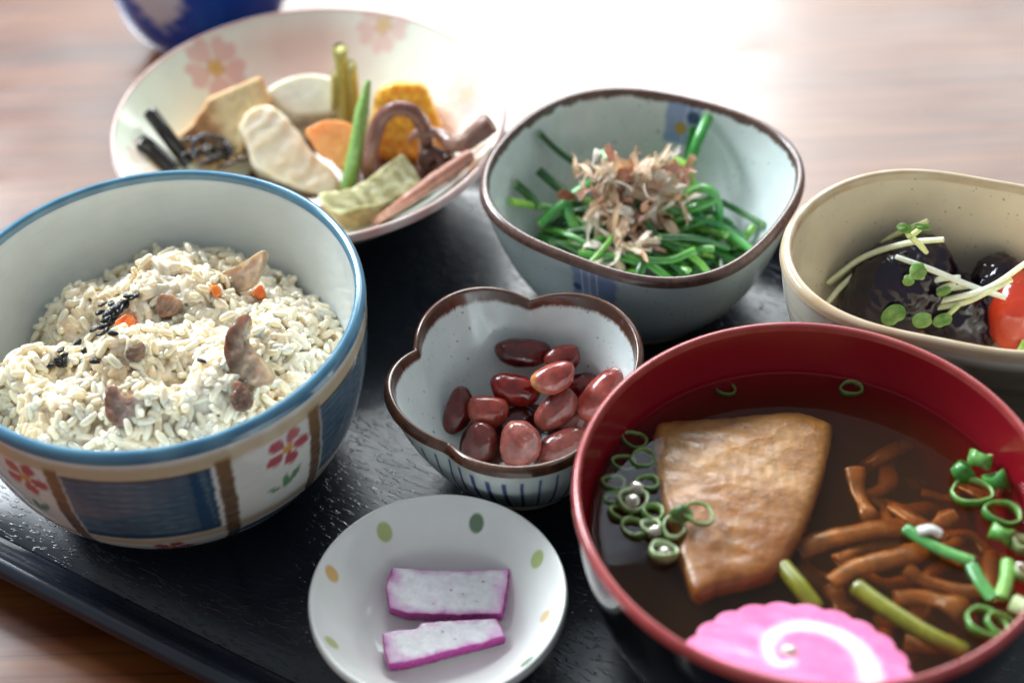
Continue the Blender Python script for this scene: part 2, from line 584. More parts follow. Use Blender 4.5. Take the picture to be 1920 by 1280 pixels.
# ------------------------------------------------------------------ pots (bowls, plates, dishes)
class Pot:
    def __init__(s, name, label, cat, c, outer, inner, shape=None, dz=None, foot=(.02, .004), nth=256, rimround=1.0, power=1.0):
        s.power = power
        s.c = np.array([c[0], c[1], 0.0])
        s.root = empty(name, s.c)
        tag(s.root, label, cat)
        s.nth = nth
        s.th = np.linspace(0, 2 * np.pi, nth, endpoint=False)
        s.outer = spline(np.array(outer), 70); s.inner = spline(np.array(inner), 90)
        s.shape = shape; s.dz = dz
        s.ztop = max(s.outer[-1, 1], s.inner[0, 1])
        s.foot = foot; s.rimround = rimround

    def blend(s, z):
        b = np.clip(z / s.ztop, 0, 1)
        return (b * b * (3 - 2 * b)) ** s.power

    def place(s, r, z, th):
        """r, z profile arrays (k,), th (n,) -> (n,k,3) local points"""
        T = th[:, None]; R = np.asarray(r)[None, :] + 0 * T; Z = np.asarray(z)[None, :] + 0 * T
        if s.shape is not None:
            b = s.blend(Z)
            R = R * (1 + b * (s.shape(th)[:, None] - 1))
            if s.dz is not None:
                Z = Z + b * b * s.dz(th)[:, None]
        return np.stack([R * np.cos(T), R * np.sin(T), Z], -1)

    def surf(s, name, prof, paint, mat, nth=None):
        th = s.th if nth is None else np.linspace(0, 2 * np.pi, nth, endpoint=False)
        G = s.place(prof[:, 0], prof[:, 1], th)
        n, k, _ = G.shape
        V = G.reshape(-1, 3)
        T = np.repeat(th, k); Z = np.tile(prof[:, 1], n)
        c = paint(T, Z, V) if callable(paint) else np.broadcast_to(paint, V.shape)
        F = grid_faces(n, k, close_u=True)
        return obj(name, V + s.c, F, mat, s.root, c, origin=s.c)

    def build(s, paint_out, paint_in, paint_rim, mat_out, mat_in, mat_rim, nth_out=None, nth_in=None, bulge=.35):
        s.surf('outer_wall', s.outer, paint_out, mat_out, nth_out)
        s.surf('inner_wall', s.inner, paint_in, mat_in, nth_in)
        a, b = s.outer[-1], s.inner[0]
        mid = (a + b) / 2; half = (a - b) / 2
        ph = np.linspace(0, np.pi, 12)
        rr = np.hypot(*half)
        prof = np.stack([mid[0] + np.cos(ph) * half[0] * (1 + .0), mid[1] + np.cos(ph) * half[1] + np.sin(ph) * rr * s.rimround], 1)
        # a lip slightly proud of both walls, reaching a little down each side
        prof = np.vstack([[a[0] + .0002, a[1] - .0012], prof + [0, 0], [b[0] - .0002, b[1] - .0012]])
        s.surf('rim', prof, paint_rim, mat_rim)
        fr, fh = s.foot
        o0 = s.outer[0]
        prof = np.array([[o0[0] + .0002, o0[1] + .0008], [fr + .0006, fh * .7], [fr, 0.0002], [fr - .003, 0.0002], [fr - .0045, fh], [0.0005, fh]])
        s.surf('foot_ring', prof, np.array([.6, .55, .45]), M['foot_clay'], 96)

    def rin(s, th, z):
        o = np.argsort(s.inner[:, 1])
        r = np.interp(z, s.inner[o, 1], s.inner[o, 0])
        if s.shape is not None:
            b = s.blend(z)
            r = r * (1 + b * (s.shape(np.atleast_1d(th))[0] - 1))
        return r

    def hit(s, u, v, lift=0.0):
        """where the line of sight through a pixel meets the inside of the pot, moved back by lift metres"""
        zmin = s.inner[:, 1].min()
        z = s.ztop
        while z > zmin:
            P = at(u, v, z); d = P - s.c
            if math.hypot(d[0], d[1]) >= s.rin(math.atan2(d[1], d[0]), z) and z < s.ztop - .004 and d[1] > -.9 * abs(d[0]) - .005:
                break
            z -= .0003
        P = at(u, v, max(z, zmin))
        e = np.array([0, 0, CAM_H]) - P; e /= np.linalg.norm(e)
        return P + e * lift


def fourier(th_deg, r, order):
    th = np.radians(np.asarray(th_deg)); r = np.asarray(r)
    A = [np.ones_like(th)]
    for k in range(1, order + 1): A += [np.cos(k * th), np.sin(k * th)]
    co = np.linalg.lstsq(np.stack(A, 1), r, rcond=None)[0]

    def f(t):
        t = np.asarray(t); o = np.full(t.shape, co[0])
        for k in range(1, order + 1): o = o + co[2 * k - 1] * np.cos(k * t) + co[2 * k] * np.sin(k * t)
        return o / co[0]
    return f, co[0]


def wrap(a):
    return (a + np.pi) % (2 * np.pi) - np.pi


def petals(X, Y, R, n, rot, notch=0.0, width=.42, soft=.0006, r0=.18):
    """mask of an n-petalled flower of radius R"""
    a = np.arctan2(Y, X) - rot; d = np.hypot(X, Y)
    m_ = np.zeros_like(X)
    for k in range(n):
        b = wrap(a - 2 * np.pi * k / n)
        px, py = d * np.cos(b) / R, d * np.sin(b) / R
        e = np.hypot((px - .62) / (.40), py / (width * (.55 + .45 * np.clip((px - r0) / .5, 0, 1))))
        mk = sm((e - 1) * R * .35, soft)
        if notch: mk = mk * sm((notch - np.hypot(px - 1.05, py)) * R, soft)
        m_ = np.maximum(m_, mk)
    return m_


# ================================================================== table and tray
def build_table():
    root = empty('wooden_table', (0.1, .6, -.0325))
    tag(root, 'reddish brown varnished wooden table under the black tray', 'table')
    x0, x1, y0, y1, zt = -1.0, 1.15, -.15, 1.15, -.0085
    nb = 3
    # a single board top with an eased edge
    o = .006
    V = []
    for z, i in ((zt - .03, 0), (zt - .004, 0), (zt - .001, .0015), (zt, o)):
        V += [(x0 + i, y0 + i, z), (x1 - i, y0 + i, z), (x1 - i, y1 - i, z), (x0 + i, y1 - i, z)]
    F = [(3, 2, 1, 0), (12, 13, 14, 15)]
    for k in range(3):
        for j in range(4):
            F.append((4 * k + j, 4 * k + (j + 1) % 4, 4 * k + 4 + (j + 1) % 4, 4 * k + 4 + j))
    obj('table_board', V, F, M['wood'], root, smooth=False, origin=(0, 0, 0))


build_table()

TR_A = math.radians(-31.5)
TT = np.array([math.cos(TR_A), math.sin(TR_A)]); TN = np.array([-math.sin(TR_A), math.cos(TR_A)])


def build_tray():
    c2 = TT * -.150 + TN * .2865
    root = empty('serving_tray', (c2[0], c2[1], 0))
    root.rotation_euler = (0, 0, 0)
    tag(root, 'black lacquer serving tray with embossed wood grain and raised lip', 'tray')
    hx_, hy_, R = .190, .1185, .055

    def ring(off, z, n=60):
        pts = []
        a, b, r = hx_ - off, hy_ - off, max(R - off, .004)
        for cx, cy, s in ((a - r, b - r, 0), (-a + r, b - r, 1), (-a + r, -b + r, 2), (a - r, -b + r, 3)):
            for k in range(n):
                t = (s + k / (n - 1)) * math.pi / 2
                pts.append((cx + r * math.cos(t), cy + r * math.sin(t), z))
        return np.array(pts)

    def loft(name, rings, mat, cap=None):
        V = np.concatenate(rings); k = len(rings[0])
        F = grid_faces(len(rings), k, close_v=True).tolist()
        if cap is not None:
            F.append(tuple(range(cap * k, cap * k + k)))
            if np.dot(np.cross(V[F[0][1]] - V[F[0][0]], V[F[0][2]] - V[F[0][0]]), [0, 0, 1]) < 0:
                F[-1] = F[-1][::-1]
        me = mesh_data(name, V, F, mat)
        o = bpy.data.objects.new(name, me); COL.objects.link(o)
        o.parent = root; o.rotation_euler = (0, 0, TR_A)
        return o
    fl = loft('tray_floor', [ring(.0140, -.0006), ring(.0145, 0), ring(.03, 0), ring(.06, 0)], M['tray'], cap=3)
    lip = [(.0137, .0001), (.0125, .0002), (.0105, .0012), (.0085, .0035), (.0068, .0065), (.0052, .0088), (.0036, .0098), (.0022, .0099), (.0009, .0092),
           (.0, .0075), (.0004, .0045), (.0025, .0005), (.006, -.0045), (.009, -.0075), (.0120, -.0084), (.05, -.0084), (.09, -.0084)]
    loft('tray_lip', [ring(o_, z) for o_, z in lip], M['tray_lip'])


build_tray()

# ================================================================== blue cup at the back
cup = Pot('tea_cup', 'dark blue cup with white brushed pattern behind the pink plate', 'cup', (-.1165, .566),
          [(.021, .006), (.027, .009), (.0325, .018), (.0352, .032), (.0362, .05), (.0365, .075)],
          [(.0338, .075), (.033, .05), (.031, .03), (.025, .016), (.012, .012), (0, .0115)], foot=(.021, .005), nth=200)
cup.root.location[2] = -.0083
cup.c[2] = -.0083


def cup_out(T, Z, V):
    base = np.broadcast_to(hx('0a55c4'), V.shape).copy()
    k = vnoise(np.stack([T * .035, Z, Z * 0], 1), 60, 2)
    base = mixc(base, hx('2474dc'), np.clip(k, 0, 1) * .8)
    # white brushed patch on the left face
    p = np.hypot(wrap(T - math.radians(252)) * .035 / .011, (Z - .048) / .020)
    w = sm((p - 1 + .35 * vnoise(np.stack([T * .035, Z, Z * 0], 1), 170, 4)), .25)
    base = mixc(base, hx('f2f6ff'), w * .95)
    b = sm((Z - .0105 + .002 * vnoise(V, 150, 5)), .003) * sm(wrap(T - math.radians(235)) - .5, .4) * .7
    base = mixc(base, hx('a9c0e6'), b)
    return base


cup.build(cup_out, np.array(hx('d8dde4')), np.array(hx('0d2a78')), M['glaze'], M['glaze'], M['glaze'])

# ================================================================== pink plate of simmered vegetables
plate = Pot('deep_plate', 'wide shallow plate with pink rim and cherry blossoms holding simmered vegetables', 'plate', (-.0648, .4497),
            [(.026, .0045), (.034, .0075), (.045, .0155), (.056, .0255), (.0655, .0355)],
            [(.0640, .0362), (.0555, .0285), (.045, .0195), (.035, .0125), (.025, .0092), (.012, .0088), (0, .0088)], foot=(.026, .004), nth=420)


def plate_in(T, Z, V):
    X, Y = V[:, 0], V[:, 1]; d = np.hypot(X, Y)
    c = np.broadcast_to(hx('e9ecdf'), V.shape).copy()
    c = mixc(c, hx('e3e8cf'), sm(np.abs(wrap(T - math.radians(170))) - .5, .9) * .8)
    pk = sm(np.abs(wrap(T - math.radians(98))) - .42, .55) * sm(np.abs(d - .047) - .016, .012)
    c = mixc(c, hx('d9a79c'), pk * .75)
    pk = sm(np.abs(wrap(T - math.radians(8))) - .4, .6) * sm(np.abs(d - .05) - .012, .012)
    c = mixc(c, hx('dfb3ab'), pk * .6)
    for th, r, R, rot, a in ((131.3, .0553, .0118, .3, .9), (68, .0612, .0105, .9, .65), (190, .0525, .011, .2, .55), (20, .0555, .0105, .5, .35), (285, .053, .011, .4, .6), (335, .0545, .009, .4, .5)):
        t = math.radians(th); u = np.array([math.cos(t), math.sin(t)])
        lx = (X - r * u[0]) * u[0] + (Y - r * u[1]) * u[1]
        ly = -(X - r * u[0]) * u[1] + (Y - r * u[1]) * u[0]
        lx = lx * 1.25
        c = mixc(c, hx('d7837f'), petals(lx, ly, R, 5, rot, .2) * a * .62)
        dd = np.hypot(lx, ly)
        c = mixc(c, hx('d3a04d'), sm(dd - .0030, .0006) * a)
        c = mixc(c, hx('5a3420'), sm(np.abs(dd - .0030) - .0001, .0006) * a * .55)
        c = mixc(c, hx('5a3420'), sm(dd - .0004, .0006) * a * .9)
    return c


def plate_out(T, Z, V):
    c = np.broadcast_to(hx('e6e6dc'), V.shape).copy()
    return mixc(c, hx('d9a79c'), sm(np.abs(Z - .031) - .0015, .003) * .35)


def plate_rim(T, Z, V):
    k = .5 + .5 * vnoise(V, 60, 3)
    c = mixc(np.broadcast_to(hx('e9d9d2'), V.shape).copy(), hx('cf8f86'), np.clip(k + .1, 0, 1) * .8)
    return c


plate.build(plate_out, plate_in, plate_rim, M['glaze'], M['glaze'], M['glaze'])

# ================================================================== rice bowl
rice_bowl = Pot('rice_bowl', 'large round bowl with blue rim and painted panels filled with mixed rice', 'bowl', (-.0966, .3315),
                [(.031, .0035), (.0375, .0062), (.045, .0125), (.0515, .023), (.0555, .037), (.0570, .050), (.0574, .0615)],
                [(.0546, .0622), (.0537, .050), (.0512, .035), (.045, .020), (.033, .0105), (.015, .0075), (0, .007)], foot=(.031, .004), nth=400)


def rice_out(T, Z, V):
    D = np.degrees(wrap(T))
    nz = vnoise(np.stack([T * .055, Z * 3.5, 0 * Z], 1), 120, 1)
    streak = vnoise(np.stack([T * .010, Z * 1.6, 0 * Z], 1), 500, 2)
    c = np.broadcast_to(hx('e6e7df'), V.shape).copy()
    c = mixc(c, hx('d4d3c6'), np.clip(streak, 0, 1) * .5)
    tan = hx('c6ad80'); brown = hx('3d2510'); blue = hx('5d7383'); dblue = hx('27496a')
    # tan bands under the rim and low on the wall
    c = mixc(c, tan, sm(np.abs(Z - .0563 - .0006 * nz) - .0022, .0012) * .8)
    c = mixc(c, tan, sm(np.abs(Z - .0243 - .0006 * nz) - .0018, .0012) * .8)
    per = 72.0
    a = (D + 88.5 + .6 * nz + per * 10) % per        # 0 at the middle of a blue panel
    a = np.where(a > per / 2, a - per, a)
    inz = sm(.0265 - Z, .0006) * sm(Z - .0540, .0006)
    pan = sm(np.abs(a + .5) - 19.2, 1.0) * inz
    pc = mixc(np.broadcast_to(blue, V.shape), hx('41566a'), np.clip(streak * .9 + .25, 0, 1))
    pc = mixc(pc, hx('7f929e'), np.clip(-streak - .1, 0, 1) * .8)
    c = mixc(c, pc, pan)
    c = mixc(c, dblue, pan * sm(Z - .0290, .0012) * .8)
    c = mixc(c, dblue, pan * sm(13.2 - a, .8) * sm(a - 15.8 + 60 * (Z - .05), .8) * .85)
    c = mixc(c, dblue, pan * sm(17.6 - a, .8) * .8)
    c = mixc(c, brown, pan * sm(.0532 - Z, .0009) * .6)
    # brown posts either side of each panel, from the tan band down to the foot
    lean = (Z - .04) * 60
    for s in (-1, 1):
        post = sm(np.abs(a - s * 22.2 + s * .12 * lean) - 2.1, .9) * sm(Z - .0555, .0015)
        k = np.clip(.65 + .55 * vnoise(np.stack([T * .02, Z * 2, 0 * Z], 1), 330, 5), 0, 1)
        k = k * np.clip((.060 - Z) / .018, .25, 1)
        c = mixc(c, mixc(np.broadcast_to(hx('8a6234'), V.shape), brown, k), post * .93)
    # blue line above the foot, not across the panels
    c = mixc(c, hx('2b5378'), sm(np.abs(Z - .0185 - .0004 * nz) - .0022, .0012) * sm(22 - np.abs(a), 1.0) * .9)
    # white ground between panels carries a red flower with leaves; below panels a second flower
    for a0, z0, R, side in ((40.2, .0480, .0068, 1), (3.0, .0175, .0062, 0)):
        da = np.where(a - a0 < -per / 2, a - a0 + per, np.where(a - a0 > per / 2, a - a0 - per, a - a0))
        lx = np.radians(da) * .0555; ly = (Z - z0) * (1.05 if side else 1.2)
        c = mixc(c, hx('b23a48'), petals(lx, ly, R, 5, 1.1, width=.34, soft=.0007) * .92)
        c = mixc(c, hx('d59a3a'), sm(np.hypot(lx, ly) - .0016, .0007))
        if side:
            for ox, oy, rot, L_ in ((.0015, -.0132, .9, .0034), (-.0012, -.0135, 1.5, .003), (-.0048, -.0150, 2.6, .0022)):
                px = (lx - ox) * math.cos(rot) + (ly - oy) * math.sin(rot)
                py = -(lx - ox) * math.sin(rot) + (ly - oy) * math.cos(rot)
                c = mixc(c, hx('4f8a58'), sm((np.hypot(px / L_, py / (L_ * .36)) - 1) * L_ * .4, .0007) * .9)
        else:
            c = mixc(c, hx('5f9a68'), sm((np.hypot(lx / .006, (ly + .0052) / .0012) - 1) * .001, .0006) * .8)
    return c


def rice_in(T, Z, V):
    c = np.broadcast_to(hx('e0e7e6'), V.shape).copy()
    k = vnoise(np.stack([T * .03, Z * 4, 0 * Z], 1), 130, 3)
    c = mixc(c, hx('ccd8d9'), np.clip(k, 0, 1) * .4)
    c = mixc(c, hx('6f93b4'), sm(.0608 - Z, .0008) * .6)
    return c


def rice_rim(T, Z, V):
    k = .5 + .5 * vnoise(V, 90, 3)
    return mixc(np.broadcast_to(hx('3a6d8c'), V.shape).copy(), hx('74a5b8'), np.clip(k, 0, 1) * .6)


rice_bowl.build(rice_out, rice_in, rice_rim, M['glaze'], M['glaze'], M['glaze'], nth_out=900)

# ================================================================== square bowl
SQ = [(-174, .0478), (174.6, .0466), (156.3, .0464), (138, .0469), (122.4, .0473), (109.3, .048), (97.9, .0468), (82.4, .0448), (66, .0443), (48.9, .045), (35.9, .047),
      (24.8, .0481), (13.1, .0484), (.55, .0476), (-13.1, .0465), (-27.8, .0452), (-44.3, .0445), (-58.3, .045), (-71.6, .0468), (-81.6, .0469), (-92.2, .0446), (-106.9, .0425),
      (-123.9, .0413), (-143.1, .0423), (-157.8, .0455), (-166, .0474)]
sq_shape, sq_r = fourier([a for a, _ in SQ], [r for _, r in SQ], 4)
sq_r *= 1.0465
square = Pot('rounded_square_bowl', 'rounded square pale blue bowl with brown rim holding green stems', 'bowl', (.0415, .3977),
             [(.026, .004), (.033, .0085), (.0405, .020), (.0450, .033), (sq_r, .0445)],
             [(sq_r - .0026, .0450), (.0428, .035), (.0385, .0225), (.030, .0125), (.017, .0085), (0, .008)], shape=sq_shape, foot=(.026, .004), nth=420)


def ragged(T, s, seed):
    return vnoise(np.stack([np.cos(T), np.sin(T), 0 * T], 1), s, seed, 4)


def sq_in(T, Z, V):
    c = np.broadcast_to(hx('d6e0de'), V.shape).copy()
    c = mixc(c, hx('b9c7c6'), np.clip(vnoise(V, 45, 2), 0, 1) * .4)
    ly = Z; lx = wrap(T - math.radians(66)) * .044
    e = np.maximum(np.abs(lx) - .0062 - .0012 * vnoise(V, 140, 3), .0300 - ly)
    m_ = sm(e, .0012)
    pc = mixc(np.broadcast_to(hx('7f97c8'), V.shape), hx('a3b4d8'), np.clip(vnoise(V, 160, 8), 0, 1) * .8)
    c = mixc(c, pc, m_ * .85)
    for k in (-.003, -.0005):
        c = mixc(c, hx('cfd8ea'), m_ * sm(np.abs(lx - k + .08 * (ly - .037)) - .0002, .0004) * .8)
    c = mixc(c, hx('b39a3f'), sm(np.hypot(lx - .0008, ly - .0355) - .0022, .0006) * .95)
    c = mixc(c, hx('1f4a70'), sm(np.hypot(lx + .0032, ly - .0400) - .0023, .0006) * .95)
    jag = .0436 - .0010 * ragged(T, 5.5, 4) - .0004 * ragged(T, 22, 6)
    c = mixc(c, hx('4a2f26'), sm(jag - Z, .0005) * .95)
    return c


def sq_out(T, Z, V):
    c = np.broadcast_to(hx('c6d3d3'), V.shape).copy()
    c = mixc(c, hx('b4c3c6'), np.clip(vnoise(V, 45, 2), 0, 1) * .4)
    lx = wrap(T - math.radians(-114)) * .046
    m_ = sm(np.maximum(np.abs(lx) - .0075 - .0015 * vnoise(V, 120, 3), .026 - Z + 0 * lx), .0014)
    c = mixc(c, hx('7f95c4'), m_ * .85)
    for k in (-.0038, -.0012, .0014):
        c = mixc(c, hx('dfe5ee'), m_ * sm(np.abs(lx - k) - .0002, .0004) * .9)
    c = mixc(c, hx('2b4f72'), sm(np.hypot(lx + .0058, Z - .0345) - .0016, .0006) * .9)
    return c


def brown_rim(T, Z, V):
    k = .5 + .5 * vnoise(V, 110, 3)
    return mixc(np.broadcast_to(hx('4a2e26'), V.shape).copy(), hx('7c5f55'), np.clip(k, 0, 1) * .7)


square.build(sq_out, sq_in, brown_rim, M['glaze_speckled'], M['glaze_speckled'], M['rim_glaze'], nth_out=600, nth_in=700)

# ================================================================== five-lobed bean bowl
CUSPS = np.radians([-5.0, 83.0, 157.0, 231.0, 300.0, 355.0])


def lobe(th):
    """0 at a notch between two petals, 1 in the middle of a petal"""
    t = np.asarray(th, float) % (2 * np.pi)
    t = np.where(t > CUSPS[-1], t - 2 * np.pi, t)
    i = np.clip(np.searchsorted(CUSPS, t) - 1, 0, 4)
    f = (t - CUSPS[i]) / (CUSPS[i + 1] - CUSPS[i])
    return np.sin(np.pi * f)


def bean_shape(th):
    return (.0320 + .0064 * np.sqrt(lobe(th) ** 2 + .012) ** .75) / .0365


def bean_dz(th):
    return -.0032 * (1 - lobe(th) ** .9)


bean_bowl = Pot('lobed_bowl', 'small flower shaped bowl with brown rim and blue stripes holding red beans', 'bowl', (.0018, .3232),
                [(.0175, .0035), (.0215, .0065), (.0275, .0145), (.0325, .025), (.0360, .0385)],
                [(.0338, .0392), (.0312, .027), (.0265, .0155), (.019, .0085), (.010, .0065), (0, .006)], shape=bean_shape, dz=bean_dz, foot=(.0175, .0035), nth=500, power=2.0)


def bean_in(T, Z, V):
    c = np.broadcast_to(hx('dde4e2'), V.shape).copy()
    c = mixc(c, hx('c3cccb'), np.clip(vnoise(V, 70, 2), 0, 1) * .4)
    jag = .0364 - .0006 * ragged(T, 5, 4) - .0005 * ragged(T, 40, 6) - .0010 * lobe(T) + .0004
    c = mixc(c, hx('8b5a3a'), sm(jag - .0005 - Z, .0006) * .5)
    c = mixc(c, hx('4b271a'), sm(jag - Z, .0004) * .97)
    return c


def bean_out(T, Z, V):
    c = np.broadcast_to(hx('cfdad6'), V.shape).copy()
    per = math.radians(7.6)
    n1 = vnoise(np.stack([T * .03, Z, 0 * Z], 1), 60, 2)
    k = np.floor(T / per)
    j = np.sin(k * 12.9898) * .10
    a = ((T / per) % 1.0) - .5 + j + .05 * n1
    w = .115 + .04 * np.sin(k * 7.1)
    m_ = sm((np.abs(a) - w) * per * .034, .0005) * sm(Z - .0335 - .001 * np.sin(k * 5.3), .001) * sm(.0060 - Z, .001)
    c = mixc(c, hx('27357f'), m_ * .9)
    c = mixc(c, hx('4b271a'), sm(.0372 - Z, .0008) * .85)
    return c


def bean_rim(T, Z, V):
    k = .5 + .5 * vnoise(V, 140, 3)
    return mixc(np.broadcast_to(hx('45251a'), V.shape).copy(), hx('7a5238'), np.clip(k, 0, 1) * .6)


bean_bowl.build(bean_out, bean_in, bean_rim, M['glaze'], M['glaze_speckled'], M['rim_glaze'], nth_out=1000, nth_in=800)

# ================================================================== beige oval bowl on the right
BG = np.array([(.0775, .3535), (.0792, .3602), (.0825, .3672), (.0882, .375), (.095, .3811), (.1025, .3847), (.1116, .3864), (.1202, .3859), (.1312, .3834), (.142, .3795), (.1513, .3752),
               (.0764, .3451), (.0774, .337), (.0807, .3303), (.0858, .3253), (.1148, .3078), (.1211, .3067), (.1276, .3063), (.1342, .3068)]) * .984
bgc = np.array([.1258, .3405])
bd = BG - bgc; bd = np.vstack([bd, -bd])
bg_shape, bg_r = fourier(np.degrees(np.arctan2(bd[:, 1], bd[:, 0])), np.hypot(bd[:, 0], bd[:, 1]), 4)
beige = Pot('oval_bowl', 'beige oval bowl with tan rim holding aubergine and tomato', 'bowl', tuple(bgc),
            [(.026, .004), (.033, .0085), (.0385, .020), (.0420, .036), (bg_r - .0003, .0585)],
            [(bg_r - .0030, .0590), (.0400, .042), (.0370, .025), (.0300, .0135), (.016, .009), (0, .0085)], shape=bg_shape, foot=(.026, .004), nth=360)


def beige_in(T, Z, V):
    c = np.broadcast_to(hx('ecdfc6'), V.shape).copy()
    c = mixc(c, hx('dfd0b2'), np.clip(vnoise(V, 50, 2), 0, 1) * .4)
    return mixc(c, hx('a87c4c'), sm(.0578 - Z + .0003 * ragged(T, 8, 2), .0010) * .7)


def beige_out(T, Z, V):
    c = np.broadcast_to(hx('e4ddcb'), V.shape).copy()
    st = vnoise(np.stack([T * .004, Z, 0 * Z], 1), 240, 3)
    c = mixc(c, hx('8f7a5c'), np.clip(st, 0, 1) * .55)
    c = mixc(c, hx('3d3a2c'), sm(np.abs(Z - .030 - .003 * np.sin(2 * T)) - .003, .003) * .75)
    c = mixc(c, hx('2e3c26'), sm(np.abs(Z - .041 - .004 * np.sin(T * 3)) - .0025, .004) * .6 * np.clip(np.sin(T * 4) + .3, 0, 1))
    dk = sm(np.abs(wrap(T - math.radians(-58))) - .95 + .12 * vnoise(V, 60, 4), .35) * sm(Z - .0545, .003)  # dark olive glaze at the front right, with its shade painted in
    c = mixc(c, mixc(np.broadcast_to(hx('5a4a34'), V.shape), hx('2a2a1e'), np.clip(st + .4, 0, 1)), dk * .9)
    c = mixc(c, hx('7a4a2c'), sm(np.abs(Z - .0445) - .0004, .0006) * .6)
    return c


def beige_rim(T, Z, V):
    k = .5 + .5 * vnoise(V, 110, 3)
    return mixc(np.broadcast_to(hx('dccfb4'), V.shape).copy(), hx('b58a58'), np.clip(k * 1.1, 0, 1) * .7)


beige.build(beige_out, beige_in, beige_rim, M['glaze'], M['glaze_speckled'], M['glaze'])

# ================================================================== red soup bowl
soup = Pot('soup_bowl', 'round lacquer soup bowl, red inside and black outside', 'bowl', (.0705, .2573),
           [(.030, .0075), (.041, .0125), (.0505, .0260), (.0555, .043), (.0575, .0612)],
           [(.0556, .0617), (.0545, .050), (.0512, .035), (.042, .019), (.025, .0115), (0, .0105)], foot=(.030, .007), nth=320)
red = hx('8e1322')


def soup_rim(T, Z, V):
    k = .5 + .5 * vnoise(V, 120, 3)
    c = mixc(np.broadcast_to(hx('9c2a30'), V.shape).copy(), hx('c26a62'), np.clip(k, 0, 1) * .6)
    return mixc(c, hx('5c1014'), np.clip(vnoise(V, 350, 4) - .5, 0, 1))


soup.build(np.array([.006, .006, .007]), np.array(red), soup_rim, M['black_lacquer'], M['red_lacquer'], M['red_lacquer'])

# ================================================================== small pickle dish
dish = Pot('pickle_dish', 'small white dish with green and orange dots holding two purple pickles', 'dish', (-.0213, .2591),
           [(.0155, .003), (.0185, .0050), (.0255, .0125), (.0302, .0200), (.0330, .0240)],
           [(.0321, .0246), (.0290, .0195), (.0240, .0135), (.0180, .0088), (.010, .0070), (0, .0068)], foot=(.0155, .003), nth=420)


def dish_in(T, Z, V):
    c = np.broadcast_to(hx('e6e6e2'), V.shape).copy()
    X, Y = V[:, 0], V[:, 1]
    for th, r, R, col in ((120.6, .0288, .0021, 'a9b569'), (69.7, .0286, .00205, '3f6a3c'), (27.5, .0290, .0020, 'a9ba6c'), (-6.9, .0273, .0016, 'd9bd86'), (159.7, .0297, .00185, 'd6a552'),
                          (-158.4, .0290, .0019, 'b3bd7a'), (-118, .0288, .002, '9ab073'), (-75, .0288, .002, 'b9c283'), (-40, .0288, .002, '4f7a46')):
        t = math.radians(th)
        lx = (X * math.cos(t) + Y * math.sin(t) - r) * 1.25; ly = -X * math.sin(t) + Y * math.cos(t)
        c = mixc(c, hx(col), sm(np.hypot(lx, ly) - R, .0006) * .9)
    return c


dish.build(np.array(hx('dcdcd6')), dish_in, np.array(hx('dfe0da')), M['glaze'], M['glaze'], M['glaze'], nth_in=600)
# ------------------------------------------------------------------ the food
# ================================================================== mixed rice
RC = np.array([-.0966, .3315])
CL = [(500, 640, .006, .010), (340, 520, .006, .012), (440, 720, .005, .011), (60, 690, .007, .012), (250, 560, .006, .009), (230, 690, .007, .010), (380, 780, .003, .012),
      (130, 545, .005, .010), (300, 640, .002, .012), (540, 560, .003, .010), (100, 770, .005, .012), (260, 790, .004, .010), (400, 560, .003, .009), (345, 475, .0040, .024)]
CLX = [(at(u, v, .048)[:2] - RC, h, w) for u, v, h, w in CL]
HOLES = [(at(u, v, .045)[:2] - RC, h, w) for u, v, h, w in [(110, 715, .010, .0065), (330, 735, .004, .006), (395, 500, .004, .006), (200, 640, .004, .005), (160, 600, .003, .006), (30, 620, .009, .009), (-20, 800, .006, .01)]]


def heap_z(x, y):
    x = np.asarray(x, float); y = np.asarray(y, float)
    d = np.hypot(x, y)
    z = .0345 + .0075 * np.exp(-((x - .006) ** 2 + (y + .006) ** 2) / .030 ** 2) + .0085 * sm(y + .004, .05)
    for c, h, w in CLX:
        z = z + 1.6 * h * np.exp(-(((x - c[0]) ** 2 + (y - c[1]) ** 2) / w ** 2) ** 1.4)
    for c, h, w in HOLES:
        z = z - 1.4 * h * np.exp(-((x - c[0]) ** 2 + (y - c[1]) ** 2) / w ** 2)
    P = np.stack([x.ravel(), y.ravel(), 0 * x.ravel()], 1)
    z = z + .0021 * vnoise(P, 65, 9).reshape(x.shape)
    return z - .004 * np.clip((d - .040) / .012, 0, 1)


def heap_hit(u, v):
    z = .070
    while z > .02:
        P = at(u, v, z)
        if z <= heap_z(P[0] - RC[0], P[1] - RC[1]):
            return P
        z -= .0003
    return P


def heap_normal(P):
    e = .0015; x, y = P[0] - RC[0], P[1] - RC[1]
    n = np.array([-(heap_z(x + e, y) - heap_z(x - e, y)) / (2 * e), -(heap_z(x, y + e) - heap_z(x, y - e)) / (2 * e), 1.0])
    return n / np.linalg.norm(n)


def rice_col(P):
    k = vnoise(P, 45, 5)
    c = mixc(np.broadcast_to(hx('f7efe0'), P.shape).copy(), hx('e6cfa6'), np.clip(k * .9 + .15, 0, 1))
    return mixc(c, hx('f3efe4'), np.clip(-k * 1.2, 0, 1))


rice = empty('mixed_rice', (RC[0], RC[1], .0072))
tag(rice, 'mound of sticky seasoned rice inside the blue rimmed bowl', 'rice')
# the packed body of the mound
nu, nv = 96, 40
th = np.linspace(0, 2 * np.pi, nu, endpoint=False); rr = np.linspace(0, 1, nv)
zwall = np.linspace(.0075, .06, 200)


def wall_r(z): return np.array([rice_bowl.rin(0, q) for q in np.atleast_1d(z)])


